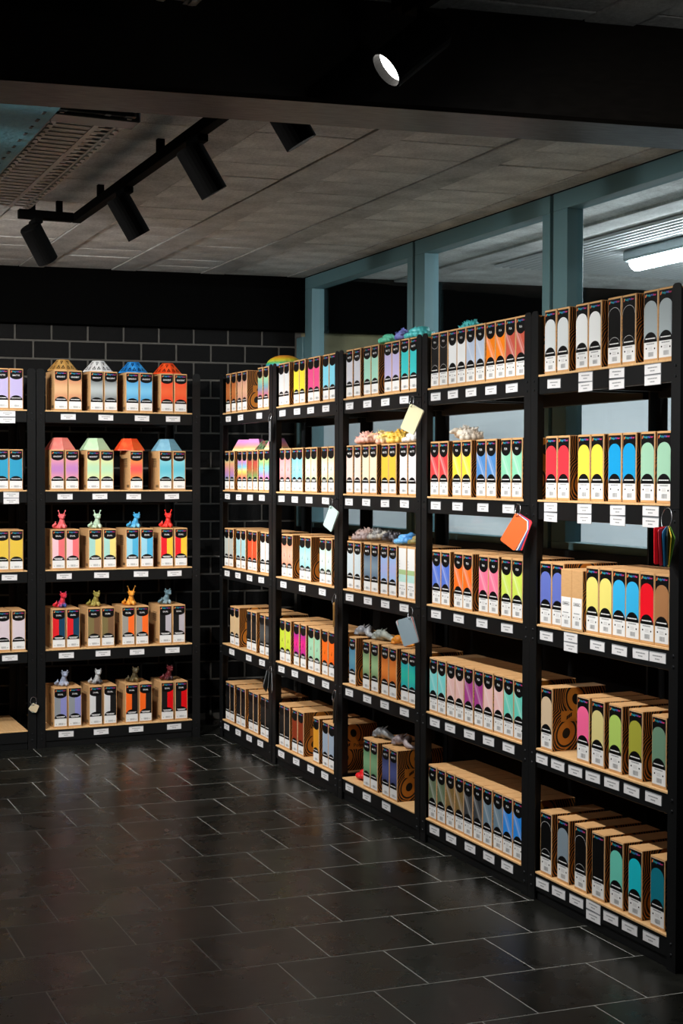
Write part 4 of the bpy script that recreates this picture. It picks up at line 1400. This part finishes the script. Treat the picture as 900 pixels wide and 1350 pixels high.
for k in range(20):
    obj('seam_slot', sm_, dct, (0.205, -0.82 + k * 0.085, -0.0))

# fluorescent battens: the first is real, the other three are added light
def batten(x, y0, y1, z, label, group, glowm='tube_glow'):
    e = empty('tube_light', (x, (y0 + y1) / 2, z))
    tag(e, label, 'tube light', group)
    L = (y1 - y0) / 2
    obj('casing', bevelled(-0.055, 0.055, -L, L, 0.02, 0.08, 0.015, 'lamp_casing', 'casing', 2), e)
    mb = MB()
    n = 10
    prof = [(-L + 0.03, 0.030), (-L + 0.045, 0.046), (L - 0.045, 0.046), (L - 0.03, 0.030)]
    vs = [(r * math.cos(PI + PI * k / n), y, 0.022 + r * math.sin(PI + PI * k / n) * 1.0) for y, r in prof for k in range(n + 1)]
    fs_ = [(j * (n + 1) + k, j * (n + 1) + k + 1, (j + 1) * (n + 1) + k + 1, (j + 1) * (n + 1) + k) for j in range(3) for k in range(n)]
    fs_ += [list(range(n + 1)), [3 * (n + 1) + k for k in range(n + 1)][::-1]]
    mb.raw(vs, fs_, glowm)
    obj('diffuser', fixn(mb.mesh('diffuser')), e)
    return e
batten(1.70, 4.55, 5.86, ZC - 0.085, 'glowing fluorescent tube light in the room behind the glass', None)
batten(3.2, 4.4, 5.65, ZC - 0.095, 'added fluorescent tube light, out of view deep in the room behind the glass', None)  # added out of view to light the pale end wall
batten(-0.75, 0.45, 1.70, ZC - 0.34, 'added fluorescent tube light, out of view on the near side of the beam', None, 'fill_glow_faint')  # added out of view to brighten the ceiling before the beam
batten(-3.4, 4.2, 5.45, ZC - 0.40, 'added fluorescent tube light, out of view at the far left of the shop', None, 'fill_glow_dim')  # added out of view to brighten the ceiling beyond the beam

# a few things standing beyond the glass
pl = empty('wooden_board', (2.20, wall_y(2.2) - 0.12, 0), (0.0, 0, WALL_ANG))
tag(pl, 'brown wooden board standing against the pale wall behind the glass', 'board')
obj('panel', bevelled(-0.065, 0.065, 0, 0.03, 0, 1.24, 0.003, 'brown_wood', 'panel'), pl)
obj('batten_strip', bevelled(-0.065, 0.065, -0.012, 0, 1.10, 1.16, 0.002, 'brown_wood', 'batten_strip'), pl)
bn = empty('ribbed_bin', (2.42, wall_y(2.42) - 0.30, 0), (0, 0, WALL_ANG))
tag(bn, 'dark teal ribbed bin standing behind the glass', 'bin')
obj('body', bevelled(-0.10, 0.10, 0, 0.2, 0, 0.93, 0.006, 'bin_teal', 'body'), bn)
obj('lid', bevelled(-0.106, 0.106, -0.006, 0.206, 0.93, 0.952, 0.004, 'bin_teal', 'lid'), bn)
rib_me = MB().box(-0.005, 0.005, -0.006, 0.0, 0.05, 0.92, 'bin_teal').mesh('rib')
for k in range(8):
    obj('rib', rib_me, bn, (-0.084 + 0.024 * k, 0, 0))
